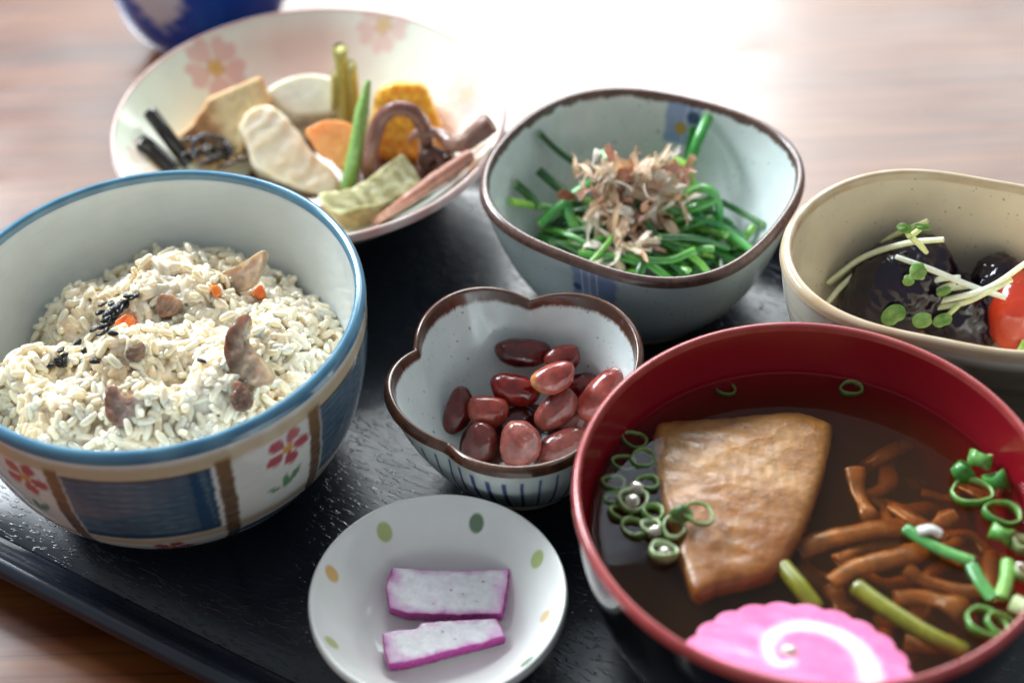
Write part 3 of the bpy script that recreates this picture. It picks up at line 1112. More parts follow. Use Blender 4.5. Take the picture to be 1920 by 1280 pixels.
Rmax = np.zeros(nu)
for i, t in enumerate(th):
    r = np.linspace(.03, .055, 120)
    hz = heap_z(r * np.cos(t), r * np.sin(t))
    ok = r < wall_r(hz) - .0006
    Rmax[i] = r[ok].max()
G = np.zeros((nu, nv, 3))
for j, q in enumerate(rr):
    x, y = Rmax * q * np.cos(th), Rmax * q * np.sin(th)
    G[:, j] = np.stack([RC[0] + x, RC[1] + y, heap_z(x, y) - .0008], 1)
V = G.reshape(-1, 3)
tag(obj('packed_rice', V, grid_faces(nu, nv, close_u=True), M['rice'], rice, rice_col(V) * .96), kind='stuff')


def grain_shape(k):
    r = np.random.default_rng(k)
    L, w = .0025 * r.uniform(.85, 1.12), .00108 * r.uniform(.92, 1.15)
    bend = r.uniform(-.12, .12)

    def shp(Lc, D):
        q = Lc.copy()
        x = D[:, 0]
        q[:, 0] = x * L
        f = (1 - .08 * x) * (1 - np.minimum(x * x, .9999)) ** -.2
        q[:, 1] *= f; q[:, 2] *= f * .92
        q[:, 1] += bend * .003 * (x ** 2)
        return q
    return blob((0, 0, 0), (L, w, w), nu=10, nv=9, shape=shp)


GR = [grain_shape(k) for k in range(6)]
# stack grains on the mound: sample its surface, a few layers deep
N = 3900
ang = rng.uniform(0, 2 * np.pi, N); rad = np.sqrt(rng.uniform(0, 1, N))
Rm = np.interp(ang, np.r_[th, 2 * np.pi], np.r_[Rmax, Rmax[0]])
gx, gy = rad * Rm * np.cos(ang), rad * Rm * np.sin(ang)
lift = rng.choice([-.0010, .0002, .0012, .0022], N, p=[.34, .34, .24, .08]) + rng.normal(0, .0004, N)
gz = heap_z(gx, gy) + lift
keep = np.hypot(gx, gy) < wall_r(gz) - .0019
gx, gy, gz, lift = gx[keep], gy[keep], gz[keep], lift[keep]
rots = []
for i in range(len(gx)):
    n = heap_normal((gx[i] + RC[0], gy[i] + RC[1]))
    d = rng.normal(size=3); d -= n * np.dot(d, n) * rng.uniform(.35, 1.0)
    rots.append(basis(d, n))
# which show largest: proud of the mound, towards the camera
front = lift * 900 - gy * 14 - np.abs(gx) * 6 + rng.uniform(0, 1.2, len(gx))
order = np.argsort(-front)
GP = np.stack([gx + RC[0], gy + RC[1], gz], 1)
gcol = rice_col(GP)
single = order[:300]
mesh_cache = {}
for q in single:
    k = int(q) % 6; tone = int(np.clip((vnoise(GP[q][None], 45, 5)[0] + .5) * 3, 0, 2))
    if (k, tone) not in mesh_cache:
        V, F, D = GR[k]
        mesh_cache[(k, tone)] = mesh_data('rice_grain', V, F, M['sticky_rice'], np.broadcast_to([hx('f6eedf'), hx('f0e3cb'), hx('e2caa0')][tone], V.shape))
    o = bpy.data.objects.new('rice_grain', mesh_cache[(k, tone)])
    R = rots[q]
    o.matrix_local = Matrix([[*R[0], GP[q][0] - RC[0]], [*R[1], GP[q][1] - RC[1]], [*R[2], GP[q][2] - .0072], [0, 0, 0, 1]])
    o.parent = rice
    COL.objects.link(o)
AV, AF, AC = [], [], []; off = 0
for q in order[300:]:
    V, F, D = GR[int(q) % 6]
    AV.append(V @ rots[q].T + GP[q]); AF.append(F + off); off += len(V)
    AC.append(np.broadcast_to(gcol[q] * rng.uniform(.94, 1.03), V.shape))
# cooked grains cling together: one voxel skin over all the loose ones
lr = obj('loose_rice', np.concatenate(AV), np.concatenate(AF), M['sticky_rice'], rice, None)
md = lr.modifiers.new('cling', 'REMESH'); md.mode = 'VOXEL'; md.voxel_size = .00021; md.use_smooth_shade = True
m2 = lr.modifiers.new('soften', 'SMOOTH'); m2.factor = .5; m2.iterations = 1
tag(lr, kind='stuff')

# ---- black sesame seeds, carrot bits and mushroom slices in the rice
SEEDS = [(262, 567), (252, 575), (246, 570), (238, 580), (228, 588), (234, 594), (220, 592), (214, 600), (224, 604), (209, 610), (217, 612), (203, 617), (211, 622), (198, 627), (206, 632),
         (199, 585), (194, 600), (215, 583), (226, 616), (219, 640), (196, 640), (243, 586), (183, 632), (216, 596), (205, 604),
         (121, 668), (126, 689), (117, 684), (122, 697), (101, 697), (116, 693), (126, 680), (163, 672), (152, 655), (184, 690), (160, 690), (383, 689)]
first = None
for i, (u, v) in enumerate(SEEDS):
    P = heap_hit(u, v)
    P = P + np.array([0, -.25, 1.0]) * (.0040 if i < 25 else .0034)
    if first is None:
        V, F, D = blob((0, 0, 0), (.00155, .00092, .00052), nu=10, nv=8, shape=lambda L, D: L * np.stack([np.ones(len(D)), 1 - .35 * D[:, 0], 1 - .2 * D[:, 0]], 1))
        seed_me = mesh_data('sesame_seed', V, F, M['sesame']); first = 1
    o = bpy.data.objects.new('sesame_seed', seed_me)
    o.location = P.tolist()
    o.rotation_euler = (rng.uniform(-.5, .5), rng.uniform(-.5, .5), rng.uniform(-.2, 1.6))
    COL.objects.link(o)
    if i < 25:
        tag(o, 'black sesame seed ' + ['at the top', 'at the upper middle', 'at the lower middle', 'at the lower end'][0 if v < 582 else 1 if v < 596 else 2 if v < 611 else 3] + ' of the cluster on the rice', 'sesame seed', 'clustered sesame seeds')
    elif i < 36:
        tag(o, 'black sesame seed in the loose scatter at the left of the rice', 'sesame seed', 'scattered sesame seeds')
    else:
        tag(o, 'lone black sesame seed on the rice left of the long mushroom slice', 'sesame seed')


def px_slab(name, poly, P0, n, thick, mat, colfn, label=None, cat=None, group=None, parent=None, **kw):
    n = np.asarray(n, float); n /= np.linalg.norm(n)
    O = [on_plane(u, v, P0, n) for u, v in poly]
    V, F, S, Hh = slab(O, n, thick, **kw)
    c = colfn(V, S, Hh)
    o = obj(name, V, F, mat, parent, np.clip(c, 0, 1))
    tag(o, label, cat, group)
    return o


def plain(a, b=None, s=200, seed=1, edge=None):
    A = hx(a); B = hx(b or a)

    def f(V, S, Hh):
        k = np.clip(.5 + .7 * vnoise(V, s, seed), 0, 1)
        c = mixc(np.broadcast_to(A, V.shape).copy(), B, k)
        if edge is not None:
            c = mixc(c, hx(edge[0]), np.clip((S - edge[1]) / .08, 0, 1))
        return c
    return f


def up(P, h): return P + np.array([0, -.3, 1.0]) * h


px_slab('carrot_piece', [(216, 604), (236, 588), (252, 596), (250, 618), (226, 630), (214, 622)], up(heap_hit(234, 612), .0064), (0, -.5, .85), .004, M['wet_food'], plain('ea6a30', 'f08848'),
        'small orange carrot piece beside the clustered sesame seeds', 'carrot', amp=.0004, edge_amp=.0005)
px_slab('carrot_piece', [(478, 540), (490, 534), (500, 552), (488, 558), (478, 552)], up(heap_hit(488, 556), .0066), (.2, -.5, .85), .004, M['wet_food'], plain('ea6a30', 'f08848'),
        'bright orange carrot tip at the back right of the rice', 'carrot', amp=.0003, edge_amp=.0004)
px_slab('carrot_piece', [(396, 538), (408, 534), (414, 548), (402, 556)], up(heap_hit(404, 550), .0052), (.1, -.6, .8), .004, M['wet_food'], plain('d8742f', 'e88a40'),
        'orange carrot sliver tucked under the grey mushroom slice', 'carrot', amp=.0003, edge_amp=.0004)


def shroom(dark, light, dirv):
    A, B = hx(dark), hx(light)

    def f(V, S, Hh):
        x = V @ (np.asarray(dirv) / np.linalg.norm(dirv)); x = (x - x.min()) / (np.ptp(x) + 1e-9)
        k = np.clip(x * 1.3 - .15 + .25 * vnoise(V, 260, 2), 0, 1)
        c = mixc(np.broadcast_to(A, V.shape).copy(), B, k)
        st = np.sin(V @ np.cross(dirv, [.3, .4, .9]) * 4200 + 3 * vnoise(V, 150, 5))
        c = c * (1 + .14 * st * (S < .85))[:, None]
        return mixc(c, A * .5, np.clip((S - .88) / .1, 0, 1) * .6)
    return f


px_slab('mushroom_slice', [(394, 520), (420, 510), (455, 492), (490, 470), (496, 484), (486, 515), (470, 540), (440, 550), (415, 550)], up(heap_hit(445, 540), .0062), (-.35, -.75, .55), .0022, M['wet_food'],
        shroom('90806c', 'd0c0a8', (1, 0, 0)), 'grey brown fan shaped mushroom slice at the back of the rice', 'mushroom', amp=.0006, scale=160, edge_amp=.0006)
px_slab('mushroom_slice', [(294, 556), (318, 550), (336, 562), (338, 578), (318, 592), (298, 590)], up(heap_hit(316, 574), .0044), (0, -.6, .8), .0035, M['wet_food'],
        shroom('7a5c48', 'b89c82', (1, 1, 0)), 'small brown square mushroom piece in the middle of the rice', 'mushroom', amp=.0004, edge_amp=.0005)
px_slab('mushroom_slice', [(440, 600), (462, 588), (468, 602), (455, 625), (470, 650), (505, 690), (512, 712), (480, 725), (448, 712), (428, 690), (418, 655), (425, 625)], up(heap_hit(455, 690), .0062), (-.1, -.65, .75), .0030, M['wet_food'],
        shroom('6a4c3a', 'e0cdb0', (1, -.2, .2)), 'long curved brown mushroom slice at the right of the rice', 'mushroom', amp=.0009, scale=170, edge_amp=.0006, nout=72)
px_slab('mushroom_slice', [(440, 715), (458, 722), (470, 742), (462, 765), (440, 768), (432, 745)], up(heap_hit(450, 755), .0056), (-.2, -.6, .8), .003, M['wet_food'],
        shroom('5a4238', '8a6a58', (0, 1, 0)), 'dark mushroom tip below the long slice near the bowl rim', 'mushroom', amp=.0006, edge_amp=.0005)
px_slab('mushroom_slice', [(196, 735), (212, 718), (232, 740), (262, 742), (275, 765), (262, 795), (225, 800), (200, 780)], up(heap_hit(235, 768), .0052), (.1, -.65, .8), .004, M['wet_food'],
        shroom('74523f', 'c0aca0', (1, 0, .3)), 'brown mushroom chunk at the front of the rice', 'mushroom', amp=.0008, edge_amp=.0007)
px_slab('mushroom_slice', [(236, 655), (262, 640), (270, 652), (258, 676), (238, 672)], up(heap_hit(254, 662), .0034), (0, -.6, .8), .003, M['wet_food'],
        shroom('6e5444', '96806c', (1, 0, 0)), 'brown mushroom scrap below the sesame cluster', 'mushroom', amp=.0005, edge_amp=.0004)

# ================================================================== simmered vegetables on the pink plate
PC = plate.c


def ph(u, v, lift=0.0): return plate.hit(u, v, lift)


V, F, S, Hh = slab([PC + np.array([.026 * math.cos(t) + .002, .022 * math.sin(t), .0112]) for t in np.linspace(0, 2 * np.pi, 24, endpoint=False)], (0, 0, 1), .002)
tag(obj('simmering_juice', V, F, M['juice']), 'thin brown puddle of juice in the middle of the pink plate', 'juice')


def tofu_col(V, S, Hh):
    k = np.clip(.5 + .6 * vnoise(V, 130, 4), 0, 1)
    skin = mixc(np.broadcast_to(hx('cf9860'), V.shape).copy(), hx('ba7f4b'), k)
    face = mixc(np.broadcast_to(hx('f0dcae'), V.shape).copy(), hx('e6c793'), k)
    x = (V @ np.array([.9, .2, .1])); x = (x - x.min()) / np.ptp(x)
    c = mixc(skin, face, np.clip((x - .36) / .16 + .4 * vnoise(V, 160, 7), 0, 1) * (Hh > -.2) * np.clip((.97 - S) / .06, 0, 1))
    return mixc(c, hx('d8a462'), np.clip((S - .82) / .1, 0, 1) * .6)


px_slab('fried_tofu_wedge', [(332, 262), (352, 236), (376, 204), (394, 180), (440, 160), (488, 141), (498, 165), (510, 195), (476, 246), (446, 296), (400, 312), (350, 300)], ph(425, 300, .010), (.15, -.72, .66), .016, M['tofu_skin'], tofu_col,
        'golden fried tofu wedge at the left of the pink plate', 'tofu', amp=.0006, scale=90, edge_amp=.0008, roundness=1, smooth=True)


def daikon_col(V, S, Hh):
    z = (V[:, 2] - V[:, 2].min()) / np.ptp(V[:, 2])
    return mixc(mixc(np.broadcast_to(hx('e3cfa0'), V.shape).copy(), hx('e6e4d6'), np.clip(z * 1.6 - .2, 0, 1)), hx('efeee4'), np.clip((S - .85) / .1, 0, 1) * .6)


px_slab('daikon_slice', [(496, 172), (520, 152), (552, 141), (590, 137), (628, 146), (655, 165), (655, 205), (620, 214), (570, 218), (535, 215), (510, 196)], ph(575, 235, .012), (0, -.62, .78), .012, M['pale_food'], daikon_col,
        'pale translucent half round of daikon behind the bamboo shoot', 'radish', amp=.00015, scale=90, roundness=.9)


def bamboo_col(V, S, Hh):
    d = V @ np.array([.62, -.62, -.35])
    k = .5 + .5 * np.sin(d * 1000 + 5 * vnoise(V, 50, 2))
    c = mixc(np.broadcast_to(hx('f2e6d2'), V.shape).copy(), hx('e2c79e'), np.clip(k * .55 + .35 * vnoise(V, 80, 4), 0, 1))
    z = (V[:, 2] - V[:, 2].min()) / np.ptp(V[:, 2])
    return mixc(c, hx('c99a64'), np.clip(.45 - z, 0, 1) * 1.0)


def pleat(V):
    d = V @ np.array([.62, -.62, -.35])
    return V + np.array([.2, -.6, .75]) * (.00035 * np.sin(d * 1000 + 5 * vnoise(V, 50, 2)) * (.4 + .6 * np.abs(vnoise(V, 90, 6))))[:, None]


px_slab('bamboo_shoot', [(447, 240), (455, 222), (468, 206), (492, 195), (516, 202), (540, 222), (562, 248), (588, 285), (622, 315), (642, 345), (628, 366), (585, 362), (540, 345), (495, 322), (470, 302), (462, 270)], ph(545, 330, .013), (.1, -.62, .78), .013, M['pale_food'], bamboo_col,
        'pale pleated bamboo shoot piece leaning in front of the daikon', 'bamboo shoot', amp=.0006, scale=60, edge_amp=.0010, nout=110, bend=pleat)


def celery_col(t, V, a, b):
    return mixc(np.broadcast_to(hx(a), V.shape).copy(), hx(b), np.clip(.5 + .6 * np.sin(np.arctan2(V[:, 0] - V[:, 0].mean(), V[:, 1] - V[:, 1].mean()) * 5), 0, 1) * .6)


def px_tube(name, pts, rad, mat, col, label=None, cat=None, group=None, parent=None, n=16, seg=9, **kw):
    P = [np.asarray(p) for p in pts]
    V, F, t = tube(P, rad, n=n, seg=seg, **kw)
    c = col(t, V) if callable(col) else np.broadcast_to(hx(col), V.shape)
    o = obj(name, V, F, mat, parent, np.clip(c, 0, 1))
    tag(o, label, cat, group)
    return o


def two(a, b, s=200, seed=3):
    return lambda t, V: mixc(np.broadcast_to(hx(a), V.shape).copy(), hx(b), np.clip(.5 + .7 * vnoise(V, s, seed), 0, 1))


def grad(a, b, e=1.0):
    return lambda t, V: mixc(np.broadcast_to(hx(a), V.shape).copy(), hx(b), np.clip(t ** e + .12 * vnoise(V, 220, 3), 0, 1))


b0 = ph(648, 248, .006)
px_tube('butterbur', [b0, at(646, 170, .029), at(637, 92, .047)], [.0030, .0031, .0032], M['green'], two('c3bd6a', 'a8a04c'),
        'tall yellow green butterbur stalk standing behind the carrot slice', 'stalk', flat=.8, seg=12)
b0 = ph(664, 250, .005)
px_tube('butterbur', [b0, at(664, 185, .026), at(658, 122, .040)], [.0024, .0025, .0026], M['green'], two('c9c27a', 'b4aa58'),
        'short yellow green butterbur stalk right of the tall one', 'stalk', flat=.8, seg=12)
px_tube('butterbur', [ph(626, 225, .005), at(627, 185, .026), at(628, 140, .036)], [.0013, .0014, .0014], M['green'], two('cdc98a', 'b4aa58'),
        'thin pale butterbur strip left of the tall stalk', 'stalk', seg=8)
px_tube('snap_bean', [ph(652, 352, .010), at(668, 275, .030), at(680, 205, .040), at(691, 152, .048)], [.0036, .0034, .0032, .0012], M['green'], grad('7fae5c', '98bd68'),
        'bright green bean pod standing between carrot and pumpkin', 'green bean', flat=.75, n=22, seg=12)


def pump_col(V, S, Hh):
    z = (V[:, 2] - V[:, 2].min()) / np.ptp(V[:, 2])
    k = np.clip(z * 1.9 - .55 + .35 * vnoise(V, 150, 2), 0, 1)
    return mixc(np.broadcast_to(hx('d8741c'), V.shape).copy(), hx('f8c03a'), k)


px_slab('pumpkin_piece', [(700, 195), (706, 170), (735, 152), (770, 150), (800, 158), (812, 190), (828, 228), (838, 262), (822, 288), (785, 300), (740, 298), (705, 280), (694, 235)], ph(765, 300, .012), (.1, -.7, .72), .018, M['wet_food'], pump_col,
        'rough orange yellow pumpkin piece at the back of the pink plate', 'pumpkin', amp=.0009, scale=300, edge_amp=.0010, nout=120, roundness=1)


def carrot_col(V, S, Hh):
    c = mixc(np.broadcast_to(hx('fba45c'), V.shape).copy(), hx('fdb97c'), np.clip(.5 + .6 * vnoise(V, 140, 2), 0, 1))
    return mixc(c, hx('dd7636'), np.clip((S - .9) / .1, 0, 1) * .7)


px_slab('carrot_slice', [(572, 246), (588, 234), (610, 225), (640, 226), (664, 237), (680, 256), (680, 282), (668, 302), (650, 316), (634, 316), (618, 300), (600, 292), (586, 272)], ph(630, 335, .017), (0, -.70, .72), .005, M['wet_food'], carrot_col,
        'orange carrot slice leaning on the green bean pod', 'carrot', amp=.0003, scale=140, edge_amp=.0003)

brown = two('6f4a40', '8a6156', 240)
px_tube('fern', [ph(690, 345, .006), at(694, 290, .030), at(712, 228, .041), at(742, 203, .046), at(776, 212, .044), at(796, 246, .036), at(800, 285, .028), ph(792, 335, .006)], [.0024, .0027, .0026, .0025, .0025, .0026, .0025, .0026], M['wet_food'], brown,
        'thick brown fern stalk bent into an arch over the pumpkin', 'fern', n=40, seg=10, bumpy=.10, bscale=260)
px_tube('fern', [at(766, 262, .033), at(785, 250, .036), at(820, 250, .036), at(845, 268, .036), at(870, 268, .038), at(895, 250, .041), at(918, 232, .044)], [.0009, .0016, .0018, .0026, .0030, .0034, .0036], M['wet_food'], two('7d5a4c', '95776a', 200),
        'knobbly brown fern stalk resting on the plate rim at right', 'fern', n=34, seg=11, bumpy=.16, bscale=230)
px_tube('fern', [ph(800, 318, .005), at(835, 290, .028), at(870, 262, .033), at(905, 258, .035)], [.0022, .0020, .0018, .0014], M['wet_food'], two('5d3c33', '74534a', 240),
        'short dark fern stalk under the knobbly one', 'fern', n=20, bumpy=.12, bscale=250)
px_tube('fern', [ph(805, 330, .008), at(796, 300, .028), at(815, 288, .030), at(830, 302, .028), at(815, 318, .025)], [.0020, .0026, .0026, .0024, .0018], M['wet_food'], two('4a2a24', '6b463c', 240),
        'curled dark fern tip between arch and plate rim', 'fern', n=22, bumpy=.14, bscale=250)
px_tube('fern', [ph(845, 330, .006), at(850, 305, .026), at(838, 288, .031)], [.0024, .0022, .0016], M['wet_food'], two('5a3a32', '80625a', 240),
        'stubby brown fern end beside the curled tip', 'fern', n=14, bumpy=.12, bscale=250)
px_tube('fern', [ph(700, 420, .006), at(752, 383, .031), at(810, 342, .034), at(880, 294, .037)], [.0018, .0026, .0036, .0034], M['wet_food'], two('9a6e60', 'b98a76', 200),
        'long reddish brown fern stalk along the front plate rim', 'fern', n=26, seg=11, flat=.7, bumpy=.10, bscale=200)
px_tube('fern', [ph(745, 325, .004), ph(745, 300, .006), ph(790, 345, .008), ph(800, 355, .006)], [.0025, .0025, .0025, .002], M['wet_food'], two('3c2420', '543630', 240),
        'dark fern stalk lying under the arch', 'fern', n=18, bumpy=.12, bscale=250)


def wrap_col(V, S, Hh):
    k = .5 + .5 * np.sin(V @ np.array([900, 1000, 500]) + 4 * vnoise(V, 80, 3))
    return mixc(np.broadcast_to(hx('b4b080'), V.shape).copy(), hx('dcdab6'), np.clip(k * .6 + .4 * vnoise(V, 170, 2) + .1, 0, 1))


def crinkle(V):
    return V + np.array([.1, -.6, .8]) * (.0005 * vnoise(V * np.array([.6, 1.3, 1.0]), 130, 4) + .0003 * np.sin(V @ np.array([900, 1000, 500]) + 8 * vnoise(V, 60, 3)))[:, None]


px_slab('cabbage_roll', [(600, 378), (640, 380), (700, 372), (760, 352), (788, 352), (760, 378), (712, 408), (668, 430), (638, 424), (612, 400)], ph(695, 425, .006), (-.1, -.75, .65), .012, M['pale_food'],
        plain('b59a66', 'a08452', 160, 2), 'wet tan underside of a wilted leaf bundle near the front plate rim', 'leaf', amp=.0010, scale=140, edge_amp=.0008)
px_slab('wilted_leaf', [(598, 364), (640, 356), (668, 348), (705, 322), (740, 296), (754, 291), (772, 312), (790, 345), (782, 357), (745, 366), (712, 384), (672, 388), (636, 398), (612, 388)], ph(700, 400, .016), (-.1, -.66, .75), .005, M['pale_food'], wrap_col,
        'crinkled olive green wilted leaf folded near the front plate rim', 'leaf', amp=.0006, scale=110, edge_amp=.0010, nout=110, bend=crinkle)
px_tube('burdock', [at(282, 212, .0345), at(312, 252, .030), ph(352, 306, .004)], [.0026, .0026, .0025], M['dark_food'], two('1c1714', '2a231d'),
        'black burdock stalk poking up highest at the left of the plate', 'burdock', seg=10)
px_tube('burdock', [at(264, 266, .0315), at(286, 282, .028), ph(325, 318, .004)], [.0029, .0029, .0027], M['dark_food'], two('1c1714', '2a231d'),
        'black burdock stalk lower left on the pink plate, nearest the edge', 'burdock', seg=10)
kel = empty('simmered_seaweed', ph(410, 300, 0)); tag(kel, 'small tangle of dark brown seaweed shreds behind the rice bowl', 'seaweed')
for i in range(26):
    u, v = 410 + rng.normal(0, 26), 288 + rng.normal(0, 11)
    a = rng.uniform(-.5, .5) + (math.pi if rng.random() < .5 else 0); L = rng.uniform(14, 34)
    h = .008 + rng.uniform(0, .008)
    P = [ph(u - L * math.cos(a), v - L * .6 * math.sin(a), h), ph(u, v - rng.uniform(2, 14), h + .003), ph(u + L * math.cos(a), v + L * .6 * math.sin(a), h - .002)]
    px_tube('shred', P, rng.uniform(.0006, .0010), M['dark_food'], ['4a3a2a', '2a221e', '6a5638', '3a3034'][i % 4], parent=kel, n=10, seg=6, flat=.6)
px_tube('shred', [ph(372, 300, .010), ph(362, 268, .014), ph(385, 254, .017), ph(420, 262, .014)], .0009, M['dark_food'], '5a5660', parent=kel, n=14, seg=6)
px_tube('shred', [ph(418, 262, .013), ph(428, 275, .015), ph(432, 292, .012)], .0010, M['dark_food'], '5a5660', parent=kel, n=12, seg=6)

# ================================================================== greens and fish flakes in the square bowl
SC = square.c


def sq_inside(P, margin):
    d = P - SC
    r = math.hypot(d[0], d[1]); t = math.atan2(d[1], d[0])
    rmax = square.rin(t, max(P[2], .0081)) - margin
    if r > rmax:
        P = P.copy(); P[:2] = SC[:2] + d[:2] * (rmax / r)
    return P


def sh(u, v, lift): return square.hit(u, v, lift)


G_DK, G_MD, G_LT, G_YL = ('184a1c', '2e6e22'), ('307022', '529632'), ('589836', '86bc4a'), ('a8c95a', '7fb548')


def stem_obj(P, r, cols, label, group=None, flat=.62, n=14, free=True):
    P = [np.asarray(p) if not free else sq_inside(np.asarray(p), r * 1.3) for p in spline(P, 7)] if len(P) > 1 else P
    V, F, t = tube(P, r, n=n, seg=9, flat=flat, tip0=1, tip1=1)
    c = mixc(np.broadcast_to(hx(cols[0]), V.shape).copy(), hx(cols[1]), np.clip(t + .3 * vnoise(V, 140, rng.integers(9)), 0, 1))
    c = c * (1 + .16 * np.sin(np.arange(len(V)) % 9 * 2.1 + 5 * r * 1e4))[:, None]
    # cut ends show paler flesh
    c = mixc(c, hx('a9cf7c'), (((t < .001) | (t > .999)) * .6))
    tag(obj('garlic_chive', V, F, M['green'], None, c), label, 'chive', group)


def mound(x, y):
    d = math.hypot(x / .036, y / .031)
    return .014 + .018 * max(0, 1 - d * d) ** .8


for i in range(150):
    a = rng.uniform(0, 2 * np.pi); rad_ = .034 * math.sqrt(rng.uniform(0.05, 1))
    x, y = rad_ * math.cos(a) - .001, rad_ * math.sin(a) * .85 - .004
    lay = rng.uniform(.25, 1.0)
    z = .0105 + (mound(x, y) - .0105) * lay
    yaw = a + rng.normal(0, .75) if rng.random() < .6 else rng.uniform(0, 2 * np.pi)
    L = rng.uniform(.007, .014)
    d = np.array([math.cos(yaw), math.sin(yaw), 0])
    c = SC + np.array([x, y, z])
    sag = rng.uniform(-.001, .0012)
    side = np.array([-d[1], d[0], 0]) * rng.normal(0, .0012)
    p0, p1 = c - d * L, c + d * L
    for p in (p0, p1):
        p[2] = max(.0098, min(mound(p[0] - SC[0], p[1] - SC[1]) * .9 + .002, z + .001) + rng.uniform(-.002, .002))
    k = rng.random()
    cols = G_DK if k < .5 else G_MD if k < .82 else G_LT
    stem_obj([p0, c + side + np.array([0, 0, sag]), p1], rng.uniform(.0009, .0016), cols,
             (['dark', 'mid green', 'light'][0 if k < .5 else 1 if k < .82 else 2] + ' chive stem in the tangled heap, at its ' + ['right', 'back right', 'back', 'back left', 'left', 'front left', 'front', 'front right'][int(((math.degrees(a) + 22.5) % 360) // 45)]
              + (' near the wall' if rad_ > .024 else ' near the fish flakes')), 'chive stems in the tangled heap')

sp = [  # (pixel path with lifts off the bowl wall, radius, colours, label)
    ([(1294, 305, .012), (1312, 255, .0075), (1337, 198, .004)], .0019, ('2f8a3e', '58a94e'), 'tall chive stem leaning on the back wall of the square bowl'),
    ([(1288, 300, .010), (1293, 270, .0065), (1299, 238, .0035)], .0012, G_DK, 'short dark chive stem just left of the tall leaning one'),
    ([(1012, 250, .003), (1045, 282, .006), (1085, 310, .010), (1120, 324, .014)], .0014, G_DK, 'thin chive stem reaching up the left wall of the square bowl'),
    ([(958, 378, .005), (1000, 384, .010), (1045, 392, .015)], .0018, ('9ccb4e', '2f8a3a'), 'pale tipped chive stem pointing at the left wall of the bowl'),
    ([(1012, 420, .012), (1055, 382, .019), (1090, 355, .023), (1128, 332, .024)], .0020, ('4fa046', '3c8e3e'), 'thick bright chive stem rising from the left to the fish flakes'),
    ([(1066, 388, .020), (1072, 415, .021), (1092, 445, .021), (1112, 470, .019), (1128, 492, .013)], .0017, ('3a8a48', '8cc24e'), 'chive stem curving down along the left edge of the fish flakes'),
    ([(1040, 456, .010), (1060, 470, .012), (1085, 485, .011)], .0018, ('5fb24a', '3f8f3e'), 'stubby chive stem with cut end near the front left rim'),
    ([(1262, 452, .018), (1285, 468, .017), (1305, 492, .014), (1322, 514, .010)], .0016, ('2f8040', '5fae54'), 'bright chive stem ending at the front rim right of the flakes'),
    ([(1262, 460, .016), (1300, 466, .015), (1338, 474, .012)], .0024, ('5a9c3c', 'b4dc5a'), 'thick yellow green chive base at the front right of the bowl'),
    ([(1225, 425, .022), (1280, 440, .021), (1330, 462, .016), (1372, 490, .008)], .0020, G_DK, 'long dark chive stem sweeping to the front right rim'),
    ([(1338, 414, .017), (1372, 440, .014), (1408, 468, .008)], .0016, ('3f8f40', '55a54a'), 'chive stem pointing at the right front corner of the bowl'),
    ([(1345, 375, .012), (1385, 395, .008), (1430, 420, .003)], .0013, G_DK, 'thin dark chive stem reaching the right wall of the bowl'),
    ([(1285, 368, .022), (1312, 352, .024), (1338, 362, .022), (1348, 388, .018), (1350, 410, .014)], .0020, ('6cae56', '3b8f48'), 'pale green chive stem looped over right of the flakes'),
    ([(1280, 395, .022), (1310, 385, .023), (1340, 372, .021)], .0024, ('5fae50', '5aa34f'), 'wide flat chive leaf under the looped stem'),
    ([(1225, 365, .024), (1250, 382, .024), (1270, 395, .022)], .0024, ('2f8a48', '5fb060'), 'wide green chive leaf cut square right of the flakes'),
    ([(1262, 300, .014), (1282, 312, .015), (1290, 330, .016), (1296, 350, .016)], .0024, ('8fb84e', '8ccc4e'), 'pale thick chive stem below the tall leaning one'),
    ([(968, 345, .004), (990, 365, .008), (1010, 388, .012)], .0019, G_DK, 'dark chive stem lying against the left wall of the bowl'),
    ([(1010, 320, .006), (1035, 342, .010), (1060, 362, .014)], .0018, G_DK, 'dark chive stem at the back left of the heap'),
    ([(1260, 412, .022), (1300, 408, .021), (1345, 420, .017), (1395, 448, .009)], .0017, ('1f6a3a', '3f8f50'), 'long glossy chive stem running right across the heap'),
    ([(1255, 425, .020), (1275, 424, .020), (1292, 426, .019)], .0019, ('4a9a48', '6ab456'), 'short chive piece with cut end right of the flakes'),
    ([(1265, 510, .010), (1300, 498, .011), (1335, 486, .010)], .0018, ('4f9a44', '347f3a'), 'chive stem lying along the front rim'),
    ([(1228, 480, .016), (1245, 492, .014), (1262, 506, .011)], .0018, G_MD, 'short chive stem under the front edge of the flakes'),
    ([(1130, 285, .014), (1142, 296, .018), (1155, 305, .021)], .0016, ('5aa540', '4c9a3c'), 'bright chive tip behind the fish flakes'),
    ([(1388, 452, .005), (1402, 438, .005), (1412, 424, .004)], .0017, G_LT, 'short chive piece standing near the right wall'),
]
for pts, r, cols, lab in sp:
    stem_obj([sh(u, v, max(l, r * 1.1)) for u, v, l in pts], r, cols, lab, n=22, free=False)

fl = empty('bonito_flakes', sh(1180, 400, .020)); tag(fl, 'pile of curled tan dried fish flakes on top of the greens', 'fish flakes')


